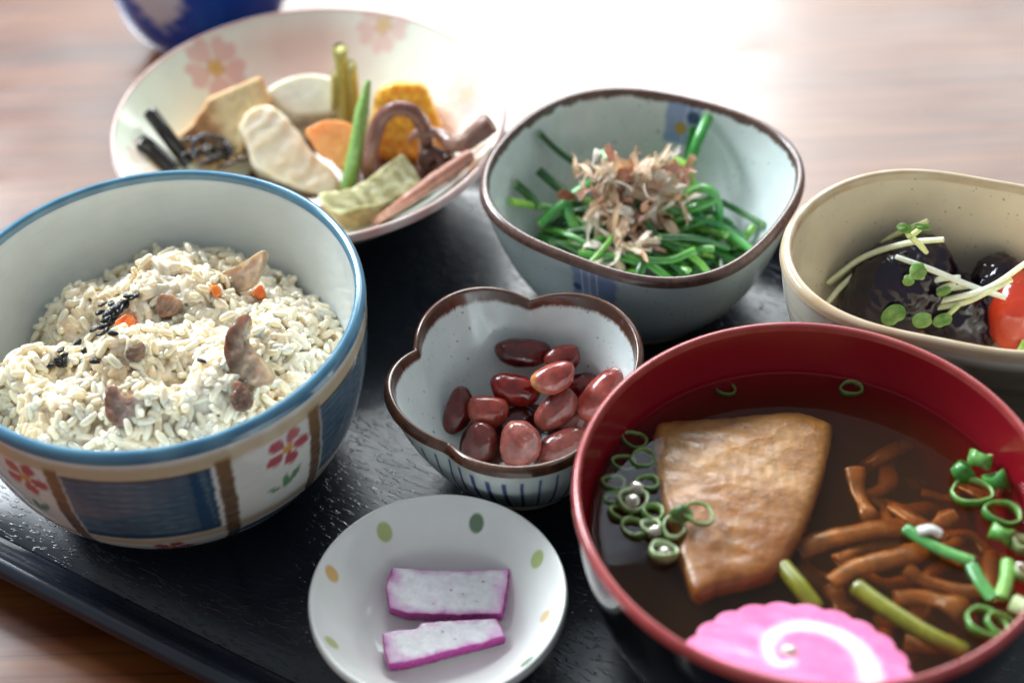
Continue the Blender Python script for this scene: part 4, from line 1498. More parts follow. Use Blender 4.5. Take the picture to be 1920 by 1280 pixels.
def flake(P, d, w, L, curl, twist, col):
    na, nb = 14, 4
    d = d / np.linalg.norm(d)
    e = np.cross(d, np.array([rng.normal(0, .5), rng.normal(0, .5) - .6, 1.0])); e /= np.linalg.norm(e)
    n = np.cross(e, d)
    G = np.zeros((na, nb, 3)); p = np.array(P, float); ang = 0.0
    ph_ = rng.uniform(0, 6)
    for i in range(na):
        s = i / (na - 1)
        dd = d * math.cos(ang) + n * math.sin(ang)
        tw = twist * s
        ee = e * math.cos(tw) + np.cross(dd, e) * math.sin(tw)
        ww = w * (.35 + .65 * math.sin(math.pi * (.12 + .8 * s))) * (1 + .25 * math.sin(7 * s + ph_))
        for j in range(nb):
            q = (j / (nb - 1) - .5)
            G[i, j] = p + ee * ww * q + np.cross(dd, ee) * (.25 * w * math.sin(q * 4 + 3 * s + ph_)) + rng.normal(0, .00008, 3)
        p = p + dd * (L / na); ang += curl / na * (1 + .5 * math.sin(ph_ + 5 * s))
    V, F = sheet(G, .00012)
    c = np.broadcast_to(hx(col), V.shape).copy()
    c = mixc(c, hx('f4e6cc'), np.clip(vnoise(V, 260, rng.integers(20)), 0, 1) * .5)
    obj('flake', V, F, M['flake'], fl, c)


FCOL = ['fcecd4', 'fdf3e4', 'f7dcbc', 'fff8ee', 'f3cdb0', 'eabfae', 'fdf0dc', 'f9e0c6', 'fff6e8', 'e0b4a6']
for i in range(230):
    # the pile runs from the back centre down to the front, wider at the top
    s = rng.uniform(0, 1) ** 1.25
    u = 1185 + (rng.normal(0, 48) if s < .5 else rng.normal(0, 30) - 8); v = 312 + s * 175 + rng.normal(0, 8)
    lift = .031 - .005 * s + rng.uniform(-.005, .004)
    P = sh(u, v, lift)
    d = rng.normal(size=3) * np.array([1, .8, .7]); d[2] += .25
    small = rng.random() < .7
    flake(P, d, rng.uniform(.0009, .0021) if small else rng.uniform(.0028, .0046), rng.uniform(.007, .014), rng.uniform(-4.5, 4.5), rng.uniform(-2.2, 2.2), FCOL[int(rng.integers(10))])
for u, v, l, dx, w, L, col in ((1188, 306, .030, (.1, .1, 1), .0016, .006, 'eac9a4'), (1240, 300, .024, (1, .3, .35), .0040, .008, 'd9d2cc'), (1265, 350, .025, (1, .6, .5), .0030, .008, 'e8cfa8'), (1285, 325, .023, (.5, .8, .6), .0030, .007, 'e2bd94'),
                               (1078, 372, .024, (-1, .2, .3), .0034, .006, 'b9785c'), (1145, 402, .031, (.1, -1, -.5), .0032, .009, 'ead2c0'), (1160, 380, .033, (.2, -1, -.3), .0030, .007, 'b57c88'), (1150, 425, .029, (0, -1, -.6), .0034, .008, 'c08a98'),
                               (1205, 410, .030, (.3, -1, -.6), .0018, .012, 'e4c8a0'), (1225, 440, .026, (.2, -1, -.9), .0018, .009, 'd8b088'), (1170, 455, .025, (.8, -.4, -.2), .0050, .009, 'e6d0b4'), (1180, 490, .021, (1, .1, .1), .0052, .010, 'dcb8a0'),
                               (1205, 482, .022, (1, .3, .1), .0044, .007, 'e0a890'), (1135, 460, .025, (.2, -1, -.6), .0036, .008, 'e8d8c4'), (1190, 440, .027, (.9, -.3, 0), .004, .007, 'efe0c8'), (1110, 415, .024, (-.6, -1, -.2), .0022, .009, 'ecd0ac')):
    flake(sh(u, v, l), np.array(dx, float), w, L, rng.uniform(-1.0, 1.0), rng.uniform(-.7, .7), col)

# ================================================================== red beans
def bean_obj(u, v, lift, ang, L, wd, cols, label, tilt=0.0, hilum=False):
    """kidney bean whose long axis lies at `ang` degrees in the picture, half length L, half width wd"""
    P = bean_bowl.hit(u, v, lift)
    a = math.radians(ang)
    ax = RT * math.cos(a) + UP * math.sin(a) + FW * tilt
    R = basis(ax, -FW)
    kd = rng.uniform(.10, .2)

    def shp(Lc, D):
        q = Lc.copy()
        x = D[:, 0]
        q[:, 0] = np.sign(x) * np.abs(x) ** .82 * L
        q[:, 1] += kd * wd * (x ** 2 - .3) * 1.2
        return q
    V, F, D = blob(P, (L, wd, wd * .86), R, nu=40, nv=28, amp=.00034, scale=170, seed=float(rng.integers(50)), shape=shp)
    k = np.clip(.45 + .75 * vnoise(V, 120, float(rng.integers(50))), 0, 1)
    c = mixc(np.broadcast_to(hx(cols[0]), V.shape).copy(), hx(cols[1]), k)
    if hilum:
        c = mixc(c, hx('c98a52'), sm((np.hypot(D[:, 0] * hilum[2] - hilum[0], D[:, 2] - hilum[1])) - .38, .3) * .8)
    tag(obj('red_bean', V, F, M['bean'], None, c), label, 'bean', 'beans in the lobed bowl')


DKB, RDB, PKB, MDB = ('4c110c', '70201a'), ('680e0a', '8a1912'), ('8a2c22', 'b05a4e'), ('68190f', '90382c')
bean_obj(980, 660, .0056, -2, .0083, .0043, DKB, 'dark glossy bean lying alone at the back of the pile')
bean_obj(1055, 672, .0072, 18, .0055, .0040, MDB, 'dull pinkish bean at the back right, behind the top bean')
bean_obj(966, 730, .0125, -14, .0075, .0046, RDB, 'deep red bean in the middle, under the left end of the top bean')
bean_obj(1038, 708, .0190, 22, .0066, .0043, PKB, 'topmost pink bean with a tan split tip', hilum=(.9, .3, -1))
bean_obj(859, 770, .0053, 72, .0072, .0040, DKB, 'dark bean standing at the left edge of the pile')
bean_obj(915, 770, .0125, -6, .0061, .0047, ('8f3328', 'a4493a'), 'shiny bean with an orange end, second from the left', hilum=(.7, -.2, -1))
bean_obj(1043, 768, .0140, 44, .0074, .0047, ('7a3028', '9c5248'), 'brown bean leaning up to the right in the middle right')
bean_obj(1130, 742, .0065, 48, .0092, .0054, PKB, 'large pale bean at the right, partly behind the soup bowl')
bean_obj(1090, 722, .0050, 10, .0052, .0038, DKB, 'small dark bean deep between the pile and the large pale bean')
bean_obj(900, 830, .0080, 70, .0062, .0050, ('5a2018', '73302a'), 'dark bean at the front left of the pile')
bean_obj(974, 832, .0135, 84, .0068, .0058, ('8a4038', 'a86258'), 'big rounded pale bean at the front of the pile')
bean_obj(1058, 838, .0080, 24, .0080, .0052, ('74352c', '8c4a42'), 'brown bean at the front right, half under the soup bowl')
bean_obj(1075, 795, .0070, 30, .0052, .0040, ('7d3c33', '94564c'), 'small rough bean in the gap above the front right bean')
bean_obj(962, 790, .0056, 10, .0070, .0046, ('43130f', '5c1d17'), 'almost black bean in the shade at the bottom of the pile')

V, F, S, Hh = slab([bean_bowl.c + np.array([.0185 * math.cos(t), .0175 * math.sin(t), .0082]) for t in np.linspace(0, 2 * np.pi, 24, endpoint=False)], (0, 0, 1), .0012)
tag(obj('bean_syrup', V, F, M['juice']), 'thin brown syrup pooled under the red beans', 'syrup')

# ================================================================== purple pickles
def pickle_col(V, S, Hh):
    k = vnoise(V, 170, 3)
    c = mixc(np.broadcast_to(hx('faf6f9'), V.shape).copy(), hx('e6bfe0'), np.clip(k * .9 - .35, 0, 1))
    sp_ = vnoise(V, 420, 6)
    c = mixc(c, hx('a2408f'), np.clip((sp_ - .62) / .1, 0, 1) * .75)
    e = np.clip((S - .93 + .02 * k) / .04, 0, 1)
    c = mixc(c, hx('d884c8'), np.clip((S - .70 + .14 * k) / .26, 0, 1) * .60)
    c = mixc(c, hx('b02a90'), np.clip((S - .955 + .02 * k) / .03, 0, 1) * .95)
    return mixc(c, hx('8d2474'), np.clip((.3 - Hh) / .6, 0, 1) * e * .6)


def dh(u, v, l=0.0): return dish.hit(u, v, l)


O1 = [(734, 1062), (760, 1064), (800, 1067), (850, 1068), (900, 1067), (956, 1065), (953, 1090), (947, 1125), (941, 1150), (900, 1150), (860, 1152), (800, 1150), (760, 1148), (728, 1138), (726, 1120), (722, 1100), (728, 1080)]
px_slab('pickle_slice', O1, dh(840, 1110, .0075), (0, -.16, 1), .0042, M['pickle'], pickle_col, 'larger upper slice of purple edged white pickled radish', 'pickle',
        amp=.00007, scale=260, edge_amp=.00022, nout=150, smooth=False, roundness=.35)
O2 = [(716, 1186), (740, 1180), (780, 1178), (790, 1166), (830, 1163), (880, 1160), (932, 1158), (940, 1172), (948, 1190), (900, 1204), (850, 1216), (800, 1230), (760, 1240), (728, 1243), (720, 1220)]
px_slab('pickle_slice', O2, dh(830, 1205, .0078), (.04, -.10, 1), .0044, M['pickle'], pickle_col, 'smaller tapered lower slice of purple edged white pickled radish', 'pickle',
        amp=.00007, scale=260, edge_amp=.00022, nout=150, smooth=False, roundness=.35)

# ================================================================== aubergine, tomato and sprouts in the oval bowl
def bh(u, v, l=0.0): return beige.hit(u, v, l)


def auber_col(V, D):
    k = np.clip(.5 + .8 * vnoise(V, 90, 2), 0, 1)
    return mixc(np.broadcast_to(hx('100616'), V.shape).copy(), hx('220d28'), k)


def aubergine(u, v, lift, axes, ang, label, seed, wr=.0016):
    P = bh(u, v, lift); a = math.radians(ang)
    R = basis(RT * math.cos(a) + UP * math.sin(a), -FW)
    V, F, D = blob(P, axes, R, nu=96, nv=64, amp=.0010, scale=60, seed=seed)
    # scored skin: shallow wrinkles across the piece
    w = np.abs(np.sin((V - P) @ (R[:, 0] * 330) + 2.6 * vnoise(V, 70, seed))) ** .6 * np.clip(.35 + vnoise(V, 55, seed + 1), 0, 1)
    w2 = np.abs(vnoise(V, 110, seed + 2)) ** .7
    V = V + (D @ R.T) * (wr * .8 * w + .0011 * w2)[:, None]
    tag(obj('aubergine_piece', V, F, M['aubergine'], None, auber_col(V, D)), label, 'aubergine')


aubergine(1682, 540, .017, (.0185, .0135, .0135), 38, 'large glossy dark purple aubergine piece at the left of the oval bowl', 2.0)
aubergine(1795, 590, .014, (.0130, .0110, .0110), -55, 'wrinkled black aubergine piece at the front, beside the tomato', 5.0, .0024)
aubergine(1862, 545, .012, (.0115, .0070, .0080), 80, 'dark aubergine piece standing behind the tomato', 8.0)
P = bh(1690, 625, .010)
V, F, D = blob(P, (.012, .006, .006), basis(RT), nu=30, nv=20, amp=.0008, scale=140, seed=3)
tag(obj('aubergine_flesh', V, F, M['wet_food'], None, np.broadcast_to(hx('6b4320'), V.shape)), 'brown soft aubergine flesh at the front below the sprouts', 'aubergine')
P = bh(1912, 585, .013)
V, F, D = blob(P, (.0125, .0100, .0100), basis(UP * .95 + RT * .1, -FW), nu=40, nv=28, amp=.0005, scale=60, seed=1)
tag(obj('tomato_piece', V, F, M['tomato'], None, mixc(np.broadcast_to(hx('c23a20'), V.shape).copy(), hx('d4532e'), np.clip(vnoise(V, 60, 2), 0, 1))), 'red cherry tomato piece at the right of the oval bowl', 'tomato')
px_slab('lettuce_scrap', [(1908, 660), (1915, 640), (1922, 618), (1940, 606), (1965, 612), (1970, 650), (1940, 664)], bh(1930, 640, .018), (0, -.6, .8), .0012, M['green'], plain('9cc860', 'b5d878', 200), 'bright green lettuce scrap in front of the tomato', 'lettuce', amp=.0012, scale=160)

SPR = [
    ([(1552, 530, .003), (1620, 482, .014), (1700, 456, .022), (1769, 449, .024)], 'e3e8c4', 'longest upper sprout stem arching over the large aubergine', None),
    ([(1554, 532, .003), (1610, 492, .008), (1680, 440, .010), (1740, 414, .012)], 'c9cf9c', 'dim sprout stem behind the upper one against the back wall', None),
    ([(1548, 572, .006), (1575, 540, .010), (1605, 512, .013)], 'dfe6c4', 'short pale sprout stem at the far left of the oval bowl', None),
    ([(1590, 592, .014), (1680, 552, .026), (1750, 526, .029), (1800, 520, .028)], 'eef2d8', 'bright sprout stem crossing the aubergine in the middle', None),
    ([(1620, 602, .013), (1658, 572, .024), (1740, 548, .028), (1818, 536, .027)], 'e9efd0', 'sprout stem just below the bright middle one', None),
    ([(1680, 481, .028), (1745, 505, .030), (1820, 536, .029), (1886, 558, .028)], 'f0f4e0', 'sprout stem slanting down to the right towards the tomato', None),
    ([(1680, 582, .022), (1755, 566, .028), (1850, 541, .031), (1925, 492, .028)], 'eef2d8', 'long sprout stem reaching over the tomato to the right', [(1676, 590, 26, 34, -60)]),
    ([(1712, 582, .026), (1800, 569, .029), (1850, 548, .031), (1897, 524, .029)], 'e4ecc0', 'sprout stem with pale green leaves under the long one', [(1730, 600, 28, 20, 10), (1768, 600, 18, 26, -70)]),
    ([(1706, 574, .026), (1750, 548, .029), (1790, 530, .029)], 'e3e8c4', 'short sprout stem between the two crossing stems', [(1770, 546, 22, 12, 20)]),
    ([(1737, 473, .029), (1722, 456, .032), (1706, 444, .033)], 'd6e3b0', 'upright sprout with two leaves on top of the large aubergine', [(1697, 428, 13, 20, 70), (1731, 425, 9, 22, 80)]),
    ([(1745, 528, .028), (1728, 520, .031), (1716, 508, .032)], 'cfe0a0', 'broad heart shaped sprout leaf lying on the aubergine', [(1722, 508, 24, 22, 30), (1703, 525, 16, 14, 160)]),
]


def leaf_mesh(u, v, lift, a_px, b_px, ang, parent):
    P = bh(u, v, lift); s = .465 / F_PX
    a = math.radians(ang)
    X = RT * math.cos(a) + UP * math.sin(a); Y = -RT * math.sin(a) + UP * math.cos(a)
    out = []
    for t in np.linspace(0, 2 * np.pi, 28, endpoint=False):
        r = 1 - .22 * math.exp(-(wrap(t) / .35) ** 2)          # notch at the tip
        out.append(P + X * a_px * s * r * math.cos(t) + Y * b_px * s * r * math.sin(t) - FW * .0006 * math.cos(2 * t))
    V, F, S, Hh = slab(out, -FW + np.array([0, 0, .3]), .0006, nout=40, dome=.0006, amp=.0004, scale=200, seed=float(rng.integers(20)))
    c = mixc(np.broadcast_to(hx('6fa24a'), V.shape).copy(), hx('a6c777'), np.clip(.4 + .6 * vnoise(V, 200, 3) + .3 * (S > .9), 0, 1))
    obj('leaf', V, F, M['leaf'], parent, c)


for pts, colr, lab, leaves in SPR:
    Q = [bh(u, v, l) for u, v, l in pts]
    r0 = empty('radish_sprout', Q[0]); tag(r0, lab, 'sprout')
    px_tube('stem', Q, [.0007, .0009, .0009, .0008], M['pale_food'], colr, parent=r0, n=24, seg=8)
    for l_ in (leaves or ()):
        leaf_mesh(l_[0], l_[1], max(p[2] for p in pts) + .003, l_[2] * .72, l_[3] * .74, l_[4], r0)
    if leaves:
        for l_ in leaves:
            k = np.argmin([np.hypot(p[0] - l_[0], p[1] - l_[1]) for p in pts])
            px_tube('leaf_stalk', [Q[k], bh(l_[0], l_[1], pts[k][2] + .001)], [.0009, .0007], M['pale_food'], 'cfe0a4', parent=r0, n=6, seg=6)

# ================================================================== soup: broth, tofu, fishcake, mushrooms, spring onion
BZ = .0468
SO = soup.c
nu = 160
th = np.linspace(0, 2 * np.pi, nu, endpoint=False)
zs = np.linspace(BZ, .0118, 16)
rs = [0, .012, .024, .036, .046, .050, .052]
prof = [(r, BZ) for r in rs] + [(soup.rin(0, BZ) - .0005, BZ + .0003)]
prof += [(soup.rin(0, z) - .0006, z - .0004) for z in zs[1:]] + [(0, .0114)]
prof = np.array(prof)
V = np.stack([prof[None, :, 0] * np.cos(th)[:, None], prof[None, :, 0] * np.sin(th)[:, None], 0 * th[:, None] + prof[None, :, 1]], -1).reshape(-1, 3) + SO
F = grid_faces(nu, len(prof), close_u=True)[:, ::-1]
tag(obj('clear_broth', V, F, M['broth']), 'clear dark brown broth filling the red soup bowl', 'broth')


def bz(u, v, dz=0.0): return at(u, v, BZ + dz)


def stofu_col(V, S, Hh):
    k = np.clip(.5 + .7 * vnoise(V, 130, 2), 0, 1)
    c = mixc(np.broadcast_to(hx('ab7838'), V.shape).copy(), hx('885620'), k)
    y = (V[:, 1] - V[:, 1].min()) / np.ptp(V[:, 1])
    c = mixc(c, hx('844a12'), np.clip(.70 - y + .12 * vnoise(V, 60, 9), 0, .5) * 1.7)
    return mixc(c, hx('c49a58'), np.clip(vnoise(V, 60, 5), 0, 1) * .45)


def puff(V):
    c0 = V.mean(0); e = np.hypot(V[:, 0] - c0[0], V[:, 1] - c0[1]) / .026
    crease = -np.abs(vnoise(V * np.array([.5, 1.1, 1]), 42, 8)) ** .7
    return V + np.array([0, 0, 1.0]) * (.0007 * crease + .0004 * vnoise(V, 60, 3) + .0006 - .0012 * np.clip(e - .7, 0, 1) ** 2)[:, None]


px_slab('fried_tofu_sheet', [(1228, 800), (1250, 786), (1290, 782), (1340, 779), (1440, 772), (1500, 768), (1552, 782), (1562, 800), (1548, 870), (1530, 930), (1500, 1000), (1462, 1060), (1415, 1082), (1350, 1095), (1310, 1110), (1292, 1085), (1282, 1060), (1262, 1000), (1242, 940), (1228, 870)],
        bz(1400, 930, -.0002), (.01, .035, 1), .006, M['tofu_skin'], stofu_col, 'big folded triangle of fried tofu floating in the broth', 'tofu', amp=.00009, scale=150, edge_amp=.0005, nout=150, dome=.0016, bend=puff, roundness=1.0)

# scalloped pink fishcake slice with a white swirl
fc_n = np.array([.0309, .3075, .9511]); fc_n /= np.linalg.norm(fc_n)
fc_c = np.array([.0600, .2105, .0556])
fx = np.array([1.0, 0, 0]) - fc_n * fc_n[0]; fx /= np.linalg.norm(fx); fy = np.cross(fc_n, fx)
out = []
NT = 22
for t in np.linspace(0, 2 * np.pi, 272, endpoint=False):
    r = .0256 * (1 - .05 * (1 - abs(math.sin(NT * t / 2)) ** .8))
    out.append(fc_c + fx * r * math.cos(t) + fy * r * math.sin(t))
rings = [0, .06, .12, .18, .24, .3, .36, .42, .48, .54, .6, .66, .72, .78, .84, .9, .95, .985]
O = np.array(out)
V = []; S = []; Hh = []
for s in rings: V.append(fc_c + (O - fc_c) * s); S.append(np.full(272, s)); Hh.append(np.ones(272))
for s, h in ((1, -.0006), (1, -.0045), (.98, -.005), (.5, -.005), (0, -.005)):
    V.append(fc_c + (O - fc_c) * s + fc_n * h); S.append(np.full(272, s)); Hh.append(np.full(272, 0.))
V = np.concatenate(V); S = np.concatenate(S); Hh = np.concatenate(Hh)
V = V + fc_n * (.00006 * vnoise(V, 110, 3))[:, None]
lx = (V - fc_c) @ fx; ly = (V - fc_c) @ fy
# white swirl, following the printed spiral from its eye outwards
SWP = [(1488, 1240), (1462, 1244), (1444, 1228), (1440, 1204), (1458, 1183), (1490, 1173), (1530, 1174), (1572, 1188), (1606, 1212), (1628, 1246), (1632, 1290), (1600, 1340), (1540, 1370), (1450, 1375), (1390, 1340)]
SW = spline(np.array([on_plane(u, v, fc_c, fc_n) for u, v in SWP]), 160)
sxy = np.stack([(SW - fc_c) @ fx, (SW - fc_c) @ fy], 1); wdt = np.interp(np.linspace(0, 1, 160), [0, .15, .45, .7, 1], [.0007, .0012, .0019, .0023, .0018])
d = (np.hypot(lx[:, None] - sxy[None, :, 0], ly[:, None] - sxy[None, :, 1]) - wdt[None]).min(1)
wh = sm(d, .0016) * (Hh > .5)
c = mixc(np.broadcast_to(hx('ec5a96'), V.shape).copy(), hx('f07aac'), np.clip(.5 + .6 * vnoise(V, 70, 4), 0, 1))
c = mixc(c, hx('f3e3e2'), wh)
c = mixc(c, hx('f7c3da'), np.clip((S - .965) / .03, 0, 1) * (Hh > .5) * .7)
c = mixc(c, hx('f0e6e2'), (Hh < .5) * .25)
# the near side curls up against the bowl wall
q = V[:, :2] - SO[:2]; rq = np.hypot(q[:, 0], q[:, 1])
lim = np.array([soup.rin(0, z) for z in np.clip(V[:, 2], .02, .061)]) - .0012
over = rq > lim
V[over, :2] = SO[:2] + q[over] / rq[over, None] * lim[over, None]
V[over, 2] = np.minimum(V[over, 2], .0605)
tag(obj('fishcake_slice', V, grid_faces(len(rings) + 5, 272, close_v=True), M['fishcake'], None, c), 'pink scalloped fishcake slice with white swirl at the front of the soup', 'fishcake')

mb = two('a86e2e', '70461a', 130, 4)
for pts, r, lab in [
    ([(1500, 1030, -.004), (1560, 1010, -.003), (1640, 992, -.003), (1690, 985, -.006)], .0042, 'thick mushroom strip lying right of the tofu'),
    ([(1560, 1090, -.003), (1610, 1062, -.002), (1680, 1045, -.002), (1730, 1030, -.004)], .0036, 'mushroom strip below the thick one'),
    ([(1602, 880, -.004), (1608, 920, -.003), (1628, 960, -.003), (1640, 985, -.005)], .0032, 'upright mushroom strip in the clear middle of the broth'),
    ([(1610, 885, -.012), (1660, 850, -.010), (1720, 825, -.010)], .0032, 'deep dim mushroom strip at the back right of the broth'),
    ([(1700, 1065, -.003), (1730, 1085, -.003), (1790, 1105, -.003), (1850, 1110, -.004)], .0032, 'mushroom strip pointing right below the green onion'),
    ([(1680, 1120, -.003), (1730, 1120, -.003), (1790, 1135, -.003), (1825, 1170, -.005)], .0036, 'curved mushroom strip nearest the right rim'),
    ([(1560, 1100, -.006), (1575, 1130, -.006), (1590, 1160, -.008)], .0034, 'mushroom stub behind the pink fishcake'),
    ([(1700, 1000, -.006), (1750, 985, -.006), (1790, 965, -.006)], .0028, 'thin mushroom strip ending near the green onion'),
    ([(1640, 940, -.010), (1700, 955, -.010), (1760, 950, -.011)], .0030, 'sunken mushroom strip above the green onion'),
    ([(1440, 720, -.006), (1455, 712, -.007), (1475, 706, -.009)], .0030, 'dim mushroom strip sunk by the back wall'),
    ([(1700, 1205, -.006), (1750, 1210, -.006), (1790, 1200, -.007)], .0034, 'mushroom strip at the front right, beside the fishcake'),
    ([(1500, 1060, -.009), (1535, 1085, -.009), (1590, 1095, -.010)], .0034, 'sunken mushroom strip between tofu and fishcake'),
    ([(1640, 1165, -.010), (1700, 1160, -.010), (1740, 1150, -.010)], .0036, 'sunken mushroom strip behind the fishcake at right'),
    ([(1700, 905, -.016), (1740, 900, -.016), (1790, 910, -.016)], .0034, 'deepest mushroom strip below the right wall'),
]:
    px_tube('mushroom_strip', [bz(p[0], p[1], p[2] - .0030 + rng.normal(0, .0008)) for p in pts], [r * rng.uniform(.6, .9), r * .72, r * rng.uniform(.5, .8), r * rng.uniform(.7, 1.0), r * rng.uniform(.5, .8)], M['wet_food'], mb, lab, 'mushroom', 'mushroom strips in the soup', n=26, seg=12, flat=.42, bumpy=.26, bscale=110, seed=float(rng.integers(40)))
DEEP = ['left', 'middle', 'right']
for k in range(16):
    u0, v0 = rng.uniform(1560, 1860), rng.uniform(900, 1180)
    a = rng.uniform(0, math.pi); L = rng.uniform(35, 75); b = a + rng.normal(0, .7); dz = rng.uniform(-.016, -.007)
    P = [bz(u0 - L * math.cos(a), v0 - L * .7 * math.sin(a), dz - .002), bz(u0, v0, dz), bz(u0 + L * math.cos(b), v0 + L * .7 * math.sin(b), dz + rng.uniform(-.003, .003))]
    rr_ = rng.uniform(.0018, .0027)
    px_tube('mushroom_strip', P, [rr_ * .8, rr_, rr_ * .7, rr_ * .9], M['wet_food'], mb, 'dim mushroom strand sunk at the ' + DEEP[int((u0 - 1560) // 101) % 3] + ' of the soup tangle', 'mushroom', 'sunken mushroom strands in the soup', n=18, seg=8, flat=.45, bumpy=.25, bscale=120, seed=float(k))
for pts, r, lab in [
    ([(1468, 1062, -.002), (1500, 1100, -.0015), (1530, 1140, -.003)], .0022, 'yellow green butterbur stem between tofu and fishcake'),
    ([(1606, 1100, -.002), (1660, 1140, -.0015), (1740, 1190, -.0015), (1808, 1222, -.003)], .0022, 'long yellow green butterbur stem right of the fishcake')]:
    px_tube('butterbur', [bz(*p) for p in pts], r, M['green'], two('8a8a24', '6f7418', 200), lab, 'stem', n=22, seg=10)
for pts, r, lab, cols in [
    ([(1698, 990, .0014), (1735, 1015, .0016), (1775, 1035, .0015), (1822, 1052, .0012)], .0017, 'dark green onion leaf floating right of centre', ('3f8a44', '6bb05a')),
    ([(1822, 1060, .0010), (1838, 1090, .0012), (1860, 1120, .0012)], .0018, 'green onion leaf piece pointing at the front right rim', ('3c8a40', '5aa552')),
    ([(1890, 1052, .0012), (1888, 1085, .0014), (1878, 1118, .0012)], .0018, 'upright light green onion piece near the right rim', ('6fb04c', '8cc462')),
    ([(1722, 996, .0026), (1745, 992, .0032), (1762, 1000, .0022)], .0015, 'white onion shaving on the dark green leaf', ('d5d8cc', 'f0f0ea')),
    ([(1900, 1130, .002), (1925, 1140, .0022), (1945, 1135, .002)], .0026, 'pale glistening onion chunk against the right rim', ('b5d28a', 'e8efdc')),
]:
    px_tube('green_onion_piece', [bz(*p) for p in pts], r, M['green'], grad(*cols), lab, 'green onion', n=16, seg=10, flat=.6)


def ring_obj(u, v, r_px, ht, tx, ty, dz, cols, label, group, wall=.00052):
    P = bz(u, v, dz); r = r_px * .40 / F_PX
    n = np.array([tx, ty, 1.0]); n /= np.linalg.norm(n)
    R = basis(np.cross(n, [.3, 1, .1]), n)
    th = np.linspace(0, 2 * np.pi, 32, endpoint=False)
    sec = [(1, -.5), (1.04, 0), (1, .5), (1 - wall / r, .5), (1 - wall / r * 1.2, 0), (1 - wall / r, -.5)]
    ell = rng.uniform(.82, 1.0)
    wob = (1 + .07 * np.sin(2 * th + u) + .05 * np.sin(3 * th + v) + .02 * np.sin(7 * th + u))[:, None]
    V = np.concatenate([P + r * q * wob * (np.cos(th)[:, None] * R[:, 0] + ell * np.sin(th)[:, None] * R[:, 1]) + n * (min(ht, .0036) * h * (1 + .22 * np.sin(2 * th + v)))[:, None] for q, h in sec])
    c = np.concatenate([np.broadcast_to(hx(cols[0] if q >= 1 else cols[1]), (32, 3)) for q, h in sec])
    tag(obj('spring_onion_ring', V, grid_faces(len(sec), 32, True, True), M['green'], None, c), label, 'spring onion', group)


OG = ('44682e', '86a25c'); OW = ('86a066', 'c2cfa8')
LEFT = 'green onion rings at the left of the soup'; RIGHT = 'green onion rings at the right of the soup'
for u, v, r, ht, tx, ty, dz, cols, lab in [
    (1187, 938, 30, .0030, .1, -.2, .0016, OW, 'largest pale onion ring with bubbles, beside the tofu'),
    (1224, 962, 22, .0024, .2, .1, .0012, OG, 'onion ring just right of the largest pale one'),
    (1222, 988, 20, .0024, -.2, .1, .0016, OW, 'white onion ring below the largest pale one'),
    (1262, 990, 24, .0024, .3, -.2, .0014, OW, 'onion ring touching the left edge of the tofu'),
    (1244, 1034, 27, .0026, .2, .2, .0014, OW, 'lowest pale onion ring of the left cluster'),
    (1190, 990, 26, .0020, 0, 0, .0004, OG, 'thin green onion ring at the lower left of the cluster'),
    (1164, 962, 22, .0020, .2, 0, .0004, OG, 'dim onion ring between the cluster and the left rim'),
    (1150, 905, 24, .0016, .2, .1, -.0005, OG, 'dull onion ring near the left wall above the cluster'),
    (1205, 860, 26, .0018, 0, 0, -.0004, OG, 'onion ring left of the upper tofu corner'),
    (1190, 825, 26, .0016, .1, 0, -.0010, OG, 'uppermost dim onion ring at the left wall'),
    (1170, 868, 24, .0016, .1, 0, -.0008, OG, 'dim onion ring under the uppermost left ones'),
    (1214, 905, 22, .0018, 0, .1, .0003, OG, 'small green onion ring above the largest pale one'),
    (1150, 935, 20, .0016, 0, .1, -.0005, OG, 'small dim onion ring nearest the left rim'),
    (1310, 962, 30, .0010, .1, .1, .0052, OG, 'thin onion ring lying on top of the tofu'),
    (1278, 962, 17, .0045, 1.4, .2, .0048, OG, 'small upright onion ring on the left edge of the tofu'),
]:
    ring_obj(u, v, r, ht, tx, ty, dz, cols, lab, LEFT)
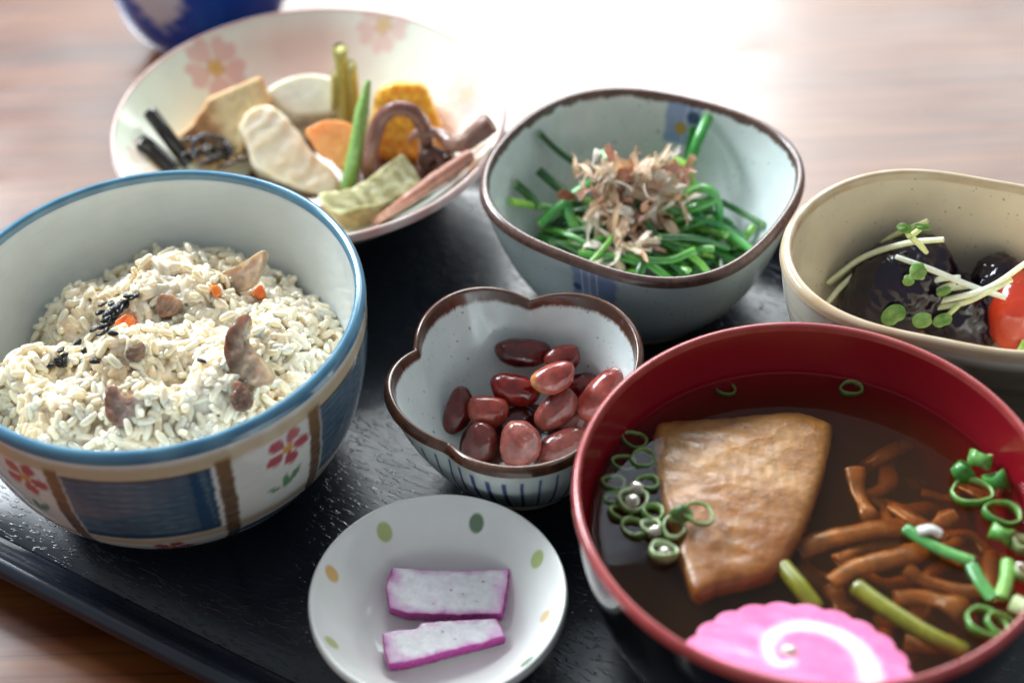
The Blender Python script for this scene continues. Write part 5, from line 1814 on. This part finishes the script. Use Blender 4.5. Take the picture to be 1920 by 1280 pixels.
for u, v, r, ht, tx, ty, dz, cols, lab in [
    (1822, 922, 40, .0018, 0, .05, .0008, ('5f9a44', '9cc474'), 'wide open onion ring at the upper right of the soup'),
    (1880, 962, 34, .0022, .1, 0, .0008, ('4a8a3c', '84b460'), 'onion ring touching the right wall below the wide open one'),
    (1838, 862, 22, .0060, .5, 1.2, .0024, ('6aa850', 'cfe09c'), 'topmost thick onion chunk at the right wall, pale end up'),
    (1805, 885, 22, .0050, 1.0, .4, .0016, ('3f8a3a', '6aa850'), 'green onion chunk left of the topmost one'),
    (1868, 900, 22, .0055, -.6, .9, .0018, ('3f8a3a', '6aa850'), 'dark green onion chunk right of the topmost one'),
    (1880, 1002, 22, .0052, .7, 1.0, .0020, ('62a848', '93c86a'), 'bright onion chunk in the middle of the right cluster'),
    (1915, 1020, 20, .0030, .2, .2, .0016, OW, 'pale onion ring at the right frame edge'),
    (1850, 1168, 38, .0018, .2, .1, .0008, ('5a9a44', '8cba68'), 'large onion ring near the front right rim'),
    (1880, 1172, 30, .0018, .3, .1, .0010, ('5a9a44', '8cba68'), 'onion ring overlapping the large one at the front right rim'),
    (1925, 1075, 22, .0024, .2, .1, .0012, OW, 'pale onion ring cut by the right frame edge'),
    (1596, 728, 24, .0016, 0, 0, -.0010, OG, 'lone dim onion ring near the back wall'),
    (1360, 728, 22, .0014, 0, 0, -.0030, OG, 'lone sunken onion ring above the tofu'),
]:
    ring_obj(u, v, r, ht, tx, ty, dz, cols, lab, RIGHT)

# bubbles on the broth
for k, (u, v, r, dz, lab) in enumerate([(1478, 1225, .0023, .0060, 'clear bubble in the centre of the fishcake swirl'), (1192, 915, .0020, .0022, 'upper clear bubble on the largest pale onion ring'), (1186, 938, .0018, .0026, 'lower clear bubble on the largest pale onion ring'),
                                       (1228, 995, .0016, .0022, 'clear bubble on the white onion ring'), (1246, 1034, .0014, .0022, 'clear bubble inside the lowest pale onion ring'), (1912, 1062, .0013, .0015, 'clear bubble beside the right rim')]):
    V, F, D = blob(bz(u, v, dz), (r, r, r * .8), None, nu=20, nv=14)
    tag(obj('bubble', V, F, M['bubble']), lab, 'bubble')
